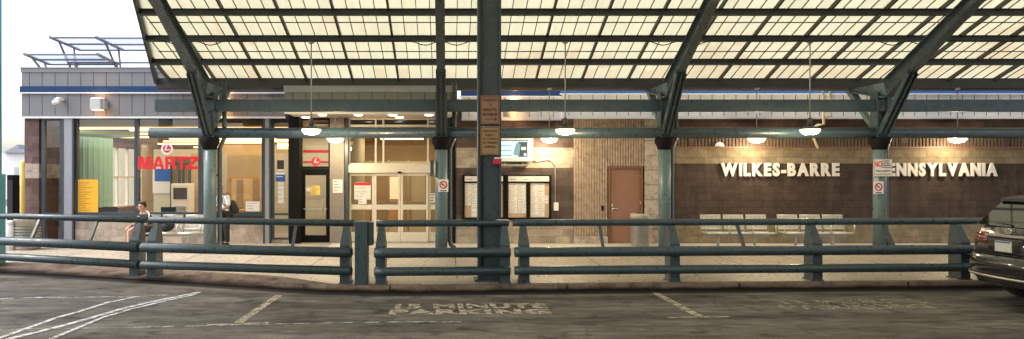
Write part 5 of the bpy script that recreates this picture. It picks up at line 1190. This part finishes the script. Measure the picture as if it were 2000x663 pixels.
for n, s in (('R', 1), ('L', -1)):
    vs['sh' + n] = (Q_(.05, .18 * s, 1.33), .064); vs['el' + n] = (Q_(.06, .235 * s, 1.06), .044); vs['wr' + n] = (Q_(.24, .15 * s, .98), .030); vs['ha' + n] = (Q_(.30, .11 * s, .98), (.036, .022))
    vs['hp' + n] = (Q_(0, .09 * s, .84), .098); vs['kn' + n] = (Q_(.02, .10 * s, .47), .064); vs['an' + n] = (Q_(-.01, .11 * s, .09), .043); vs['he' + n] = (Q_(-.03, .11 * s, .045), .042); vs['to' + n] = (Q_(.17, .13 * s, .04), .034)
    es += [('chest', 'sh' + n), ('sh' + n, 'el' + n), ('el' + n, 'wr' + n), ('wr' + n, 'ha' + n), ('pelvis', 'hp' + n), ('hp' + n, 'kn' + n), ('kn' + n, 'an' + n), ('an' + n, 'he' + n), ('he' + n, 'to' + n)]
    fingers(es, vs, 'ha' + n, 'f' + n, fw2, -sd2 * s, (0, 0, -1))
t = thing('person', 'standing man in white shirt and black trousers half hidden by the drainpipe', 'person', (sx_, sy_, SW))
f = MB(); f.mesh(skin(vs, es, 'pelvis')); face(f, Q_(.155, 0, 1.55), fw2, .089, None); build('body', f, ['skin2', 'hair', 'crimson'], t)
f = MB(); f.mesh(clothes(vs, es, ['pelvis', 'waist', 'chest', 'neck0', 'shR', 'shL', 'elR', 'elL'], .018, 'chest', cuts={'neck0': mid('chest', 'neck0', .8), 'pelvis': Q_(0, 0, .82)})); build('shirt', f, 'cloth_white', t)
f = MB(); f.mesh(clothes(vs, es, ['pelvis', 'hpR', 'hpL', 'knR', 'knL', 'anR', 'anL'], .022, 'pelvis', cuts={'pelvis': Q_(0, 0, .80)})); build('trousers', f, 'cloth_black', t)
f = MB(); f.ball(Q_(.125, 0, 1.62), .092, 1, 1, .7); build('hair', f, 'hair2', t)
for n in 'RL':
    f = MB(); f.tube([vs['he' + n][0], mid('he' + n, 'to' + n, .5), vs['to' + n][0]], [.048, .048, .04], 10); build('shoe', f, 'black', t)
q = Q_(-.19, -.06, .86); f = MB(); f.ball((q[0], q[1], q[2] + .19), .145, .85, .8, 1.3); f.ball((q[0] - fw2.x * .10, q[1] - fw2.y * .10, q[2] + .10), .13, .8, .7, .9)
for s in (1, -1): f.tube([Q_(-.12, .10 * s, 1.36), Q_(.02, .11 * s, 1.43), Q_(.16, .11 * s, 1.30), Q_(.16, .13 * s, 1.14), Q_(-.05, .17 * s, 1.0)], .011, 8)
solo('backpack', f, 'cloth_dark', 'black backpack worn by the standing man in white shirt', 'backpack', q)

# ------------------------------------------------------------------ parked car (rear to the left, parallel to the kerb)
car = thing('parked_car', 'dark grey sport utility car parked at the right edge of the frame', 'car', (10.9, 11.1, 0))
def ring(xr, pts): return [(xr(y, z), y, z) for y, z in pts]
XR0 = 8.60; YCn = 11.08; HW = .95
def sect(x, zb, zsill, zbelt, zroof, hw, hr):
    """half cross-section, bottom centre to roof centre"""
    return [(0, zb), (hw * .70, zb), (hw * .93, zb + .07), (hw, zsill), (hw * 1.0, (zsill + zbelt) / 2), (hw * .975, zbelt - .05), (hw * .93, zbelt), (hr + (hw * .93 - hr) * .45, zbelt + (zroof - zbelt) * .55), (hr, zroof - .06), (hr * .8, zroof - .012), (0, zroof)]
# stations along the length: (x, zbottom, sill, belt, roof, half width, half roof width)
ST = [(8.63, .40, .52, .62, .70, .70, .60), (8.60, .33, .55, .80, .92, .80, .70), (8.70, .29, .55, 1.05, 1.18, .90, .76), (8.82, .27, .55, 1.14, 1.24, .935, .78), (9.10, .26, .52, 1.16, 1.50, .95, .72), (9.36, .24, .5, 1.16, 1.655, .95, .68), (9.9, .22, .5, 1.14, 1.70, .95, .68), (10.8, .22, .5, 1.10, 1.71, .95, .68), (11.5, .22, .5, 1.08, 1.66, .95, .66), (12.05, .22, .5, 1.06, 1.30, .95, .70), (12.45, .22, .5, 1.02, 1.08, .94, .74), (13.1, .24, .5, .92, .98, .90, .70), (13.42, .30, .5, .74, .82, .78, .55)]
f = MB(); f.sm = True; rings = []
for st in ST:
    h = sect(*st); pts = [(y, z) for y, z in h] + [(-y, z) for y, z in h[-2:0:-1]]
    rings.append([f.bm.verts.new((st[0] + (.10 if abs(y) > st[5] * .8 and st[0] < 8.9 else 0), YCn + y, z)) for y, z in pts])
n = len(rings[0]); fs = []
for a, b in zip(rings, rings[1:]):
    for k in range(n): fs.append(f.bm.faces.new((a[k], a[(k + 1) % n], b[(k + 1) % n], b[k])))
fs.append(f.bm.faces.new(rings[0][::-1])); fs.append(f.bm.faces.new(rings[-1])); f._fin(fs, True)
from mathutils.bvhtree import BVHTree
CARB = BVHTree.FromBMesh(f.bm)
def tail_x(y, z): return CARB.ray_cast(Vector((7, YCn + y, z)), Vector((1, 0, 0)))[0]
def flank(x, z, s): return CARB.ray_cast(Vector((x, YCn + s * 3, z)), Vector((0, -s, 0)))[0]
build('body', f, 'carpaint', car)
# rear details follow the tail's own slope; y = across the car
def tailpanel(name, pts, m, thick=.03, parent=car):
    f = MB(); f.prism([(x, YCn + y, z) for x, y, z in pts], (thick, 0, 0)); return build(name, f, m, parent)
f = MB(); f.hexa([(8.745, YCn - .78, 1.215), (8.745, YCn + .78, 1.215), (8.85, YCn + .80, 1.215), (8.85, YCn - .80, 1.215), (9.125, YCn - .68, 1.612), (9.125, YCn + .68, 1.612), (9.26, YCn + .70, 1.612), (9.26, YCn - .70, 1.612)]); rw = build('rear_window', f, 'carglass', car)
f = MB(); f.tube([(8.77, YCn + .05, 1.235), (8.79, YCn + .42, 1.262)], .014, 8); f.lathe([(.03, 0), (.03, .02)], (8.765, YCn + .05, 1.225), 10); build('wiper', f, 'cartrim', rw)
f = MB(); f.hexa([(9.06, YCn - .70, 1.600), (9.06, YCn + .70, 1.600), (9.55, YCn + .71, 1.600), (9.55, YCn - .71, 1.600), (9.09, YCn - .67, 1.648), (9.09, YCn + .67, 1.648), (9.6, YCn + .64, 1.724), (9.6, YCn - .64, 1.724)]); build('spoiler', f, 'cartrim', car)
for s in (1, -1):
    def lamp_patch(u0, u1, z0, z1, off):
        f = MB(); f.sm = True; g = []
        for i in range(15):
            u = u0 + (u1 - u0) * i / 14; row = []
            for k in range(5):
                z = z0 + (z1 - z0) * k / 4
                if u < .72:
                    y = s * (.40 + .52 * u / .72); p = tail_x(y, z); d = Vector((-1, s * .35, 0)).normalized()
                else:
                    p = flank(8.90 + (u - .72) / .28 * .24, z, s); d = Vector((-.3, s, 0)).normalized()
                row.append(f.bm.verts.new(p + d * off))
            g.append(row)
        f._fin([f.bm.faces.new((g[i][k], g[i + 1][k], g[i + 1][k + 1], g[i][k + 1])) for i in range(14) for k in range(4)], True)
        ex = bmesh.ops.extrude_face_region(f.bm, geom=f.bm.faces[:])
        for v in ex['geom']:
            if isinstance(v, bmesh.types.BMVert): v.co += Vector((.03, -s * .02, 0))
        return f
    o = build('tail_light', lamp_patch(.02, 1, .955, 1.115, .014), 'lampred', car)
    build('light_bar', lamp_patch(.0, .80, 1.02, 1.045, .022), 'lampclear', o)
f = MB(); f.box(8.615, 8.66, YCn - .43, YCn + .43, 1.055, 1.095, .008); build('chrome_strip', f, 'chrome', car)
f = MB(); f.box(8.595, 8.65, YCn - .34, YCn + .34, .79, 1.035, .02); o = build('plate_recess', f, 'carpaint', car)
f = MB(); f.box(8.575, 8.592, YCn - .165, YCn + .165, .835, 1.0, .004); f.mat(1).box(8.572, 8.5745, YCn - .15, YCn + .15, .972, .994); build('licence_plate', f, ['plate', 'plateblue'], o)
f = MB(); f.tube([(8.665, YCn + .06 * math.cos(R(a)), 1.15 + .038 * math.sin(R(a))) for a in range(0, 361, 20)], .009, 6); f.tube([(8.66, YCn + .03, 1.17), (8.655, YCn - .01, 1.14), (8.655, YCn - .04, 1.14)], .007, 6); build('oval_badge', f, 'chrome', car)
# bumper: bulging skin with chrome lower line
f = MB(); f.sm = True; rg = []
for a in range(-10, 11):
    q = a / 10; y = q * .965; xo = 8.50 + .30 * abs(q) ** 3.2
    rg.append([(xo + .05, y, .76), (xo - .005, y, .72), (xo - .02, y, .60), (xo + .0, y, .50), (xo + .03, y, .42), (xo + .09, y, .34)])
for a, b in zip(rg, rg[1:]):
    for k in range(5): f._fin([f.bm.faces.new([f.bm.verts.new((p[0], YCn + p[1], p[2])) for p in (a[k], b[k], b[k + 1], a[k + 1])])], True)
for sgn, rr_ in ((1, rg[-1]), (-1, rg[0])):
    f._fin([f.bm.faces.new([f.bm.verts.new((p[0], YCn + p[1], p[2])) for p in (rr_[0], rr_[-1], (9.2, sgn * .955, .34), (9.2, sgn * .955, .76))])], True)
bmesh.ops.remove_doubles(f.bm, verts=f.bm.verts[:], dist=.001); bp_ = build('bumper', f, 'carpaint', car)
f = MB(); f.tube([(8.478 + .30 * abs(a / 10) ** 3.2, YCn + .955 * a / 10, .44) for a in range(-10, 11)], .022, 8); build('chrome_strip', f, 'chrome', bp_)
f = MB(); f.tube([(8.475 + .30 * abs(a / 10) ** 3.2, YCn + .95 * a / 10, .615) for a in range(-10, 11)], .010, 8); build('crease', f, 'cartrim', bp_)
for s in (1, -1):
    f = MB(); f.box(8.505 + .12, 8.60 + .12, YCn + s * .62 - .09, YCn + s * .62 + .09, .50, .53); build('reflector', f, 'lampred', bp_)
f = MB(); f.box(8.84, 9.15, YCn - .74, YCn + .74, .27, .34, .02); build('under_tray', f, 'cartrim', car)
for xw in (9.58, 12.35):
    for s in (1, -1):
        y = YCn + s * .82
        f = MB(); prof = [(.24, -.12), (.34, -.12), (.368, -.09), (.372, 0), (.368, .09), (.34, .12), (.24, .12)]
        nn = 28; rr = [[f.bm.verts.new((xw + r * math.cos(2 * math.pi * k / nn), y + d, .372 + r * math.sin(2 * math.pi * k / nn))) for k in range(nn)] for r, d in prof]
        fs = [f.bm.faces.new((rr[i][k], rr[i][(k + 1) % nn], rr[i + 1][(k + 1) % nn], rr[i + 1][k])) for i in range(len(rr) - 1) for k in range(nn)] + [f.bm.faces.new(rr[0][::-1]), f.bm.faces.new(rr[-1])]
        f._fin(fs, True); w = build('wheel', f, 'rubber', car)
        f = MB(); yo = y + s * .125
        for k in range(7):
            a = 2 * math.pi * k / 7; f.beam((xw, yo, .372), (xw + .22 * math.cos(a), yo, .372 + .22 * math.sin(a)), .02, .05, (0, 1, 0))
        f.tube([(xw + .225 * math.cos(R(a)), yo, .372 + .225 * math.sin(R(a))) for a in range(0, 361, 15)], .018, 8); build('rim', f, 'chrome', w)
for s in (1, -1):
    f = MB(); f.hexa([(9.45, YCn + s * .90, 1.18), (11.9, YCn + s * .90, 1.12), (11.9, YCn + s * .885, 1.12), (9.45, YCn + s * .885, 1.18), (9.85, YCn + s * .735, 1.58), (11.35, YCn + s * .735, 1.58), (11.35, YCn + s * .71, 1.58), (9.85, YCn + s * .71, 1.58)]); build('side_window', f, 'carglass', car)
    f = MB(); f.ball((11.55, YCn + s * 1.04, 1.12), .11, .6, 1, .7); build('mirror', f, 'carpaint', car)
    f = MB(); f.tube([(9.7, YCn + s * .60, 1.735), (11.2, YCn + s * .60, 1.74)], .018, 8); build('roof_rail', f, 'chrome', car)

# ------------------------------------------------------------------ lights
def point(loc, w, col, r, name):
    l = bpy.data.lights.new(name, 'POINT'); l.energy = w; l.color = col; l.shadow_soft_size = r
    o = bpy.data.objects.new(name, l); COL.objects.link(o); o.location = loc; return o
for v in lamps: point((v.x, v.y, v.z - .22), 105 if v.y < 18 else 52, (1, .80, .50), .09, 'lamp_light')
for i, (x, z) in enumerate(wl):
    point((x, 19.66, z - .26), 2.6, (1, .42, .14), .05, 'wall_lamp_light'); point((x, 19.66, z + .30), 2.2, (1, .42, .14), .05, 'wall_lamp_light')
def area(loc, sx, sy, w, col, name):
    l = bpy.data.lights.new(name, 'AREA'); l.shape = 'RECTANGLE'; l.size = sx; l.size_y = sy; l.energy = w; l.color = col
    o = bpy.data.objects.new(name, l); COL.objects.link(o); o.location = loc; return o
area((-8.3, 24.5, 3.2), 6.5, 6, 120, (1, .86, .64), 'lounge_ceiling_light')
area((-1.6, 25.3, 3.36), 2.2, 3.5, 50, (1, .80, .50), 'hall_ceiling_light')
area((-3.9, 21.9, 3.4),   .8, 1.4, 24, (1, .84, .6), 'reception_ceiling_light')
area((-6.6, 25.2, 3.3), 1.2, 1.2, 22, (1, .80, .55), 'ticket_office_light')
SUN_EL, SUN_AZ = R(54), R(258)
w = bpy.data.worlds.new('World'); SC.world = w; w.use_nodes = True; nt = w.node_tree
bg = nt.nodes['Background']; sky = nt.nodes.new('ShaderNodeTexSky'); sky.sky_type = 'NISHITA'; sky.sun_disc = False
sky.sun_elevation = SUN_EL; sky.sun_rotation = SUN_AZ; sky.air_density = 1.0; sky.dust_density = 4.0; sky.ozone_density = 1.0
hs = nt.nodes.new('ShaderNodeHueSaturation'); hs.inputs['Saturation'].default_value = .6; hs.inputs['Value'].default_value = 2.4
nt.links.new(sky.outputs[0], hs.inputs['Color']); nt.links.new(hs.outputs[0], bg.inputs[0]); bg.inputs[1].default_value = .15
sun = bpy.data.lights.new('sun', 'SUN'); sun.energy = .5; sun.angle = R(12); sun.color = (1, .96, .9)
so = bpy.data.objects.new('sun', sun); COL.objects.link(so)
d = Vector((math.sin(SUN_AZ) * math.cos(SUN_EL), math.cos(SUN_AZ) * math.cos(SUN_EL), math.sin(SUN_EL)))
so.rotation_euler = (-d).to_track_quat('-Z', 'Y').to_euler()

# ------------------------------------------------------------------ camera and output
cam = bpy.data.cameras.new('camera'); co = bpy.data.objects.new('camera', cam); COL.objects.link(co)
co.location = (0, 0, CAMZ); co.rotation_euler = (R(90), 0, 0)
cam.sensor_width = 36; cam.lens = 36 * F / 2000; cam.shift_x = (1000 - CX) / 2000; cam.shift_y = (HY - 331.5) / 2000
cam.clip_end = 1000; SC.camera = co
vs_ = SC.view_settings; vs_.view_transform = 'Standard'; vs_.look = 'None'; vs_.gamma = 1; vs_.exposure = .58
SC.render.engine = 'CYCLES'
try:
    SC.cycles.max_bounces = 8; SC.cycles.diffuse_bounces = 4; SC.cycles.transparent_max_bounces = 12; SC.cycles.sample_clamp_indirect = 6
    SC.cycles.use_denoising = True
except Exception: pass
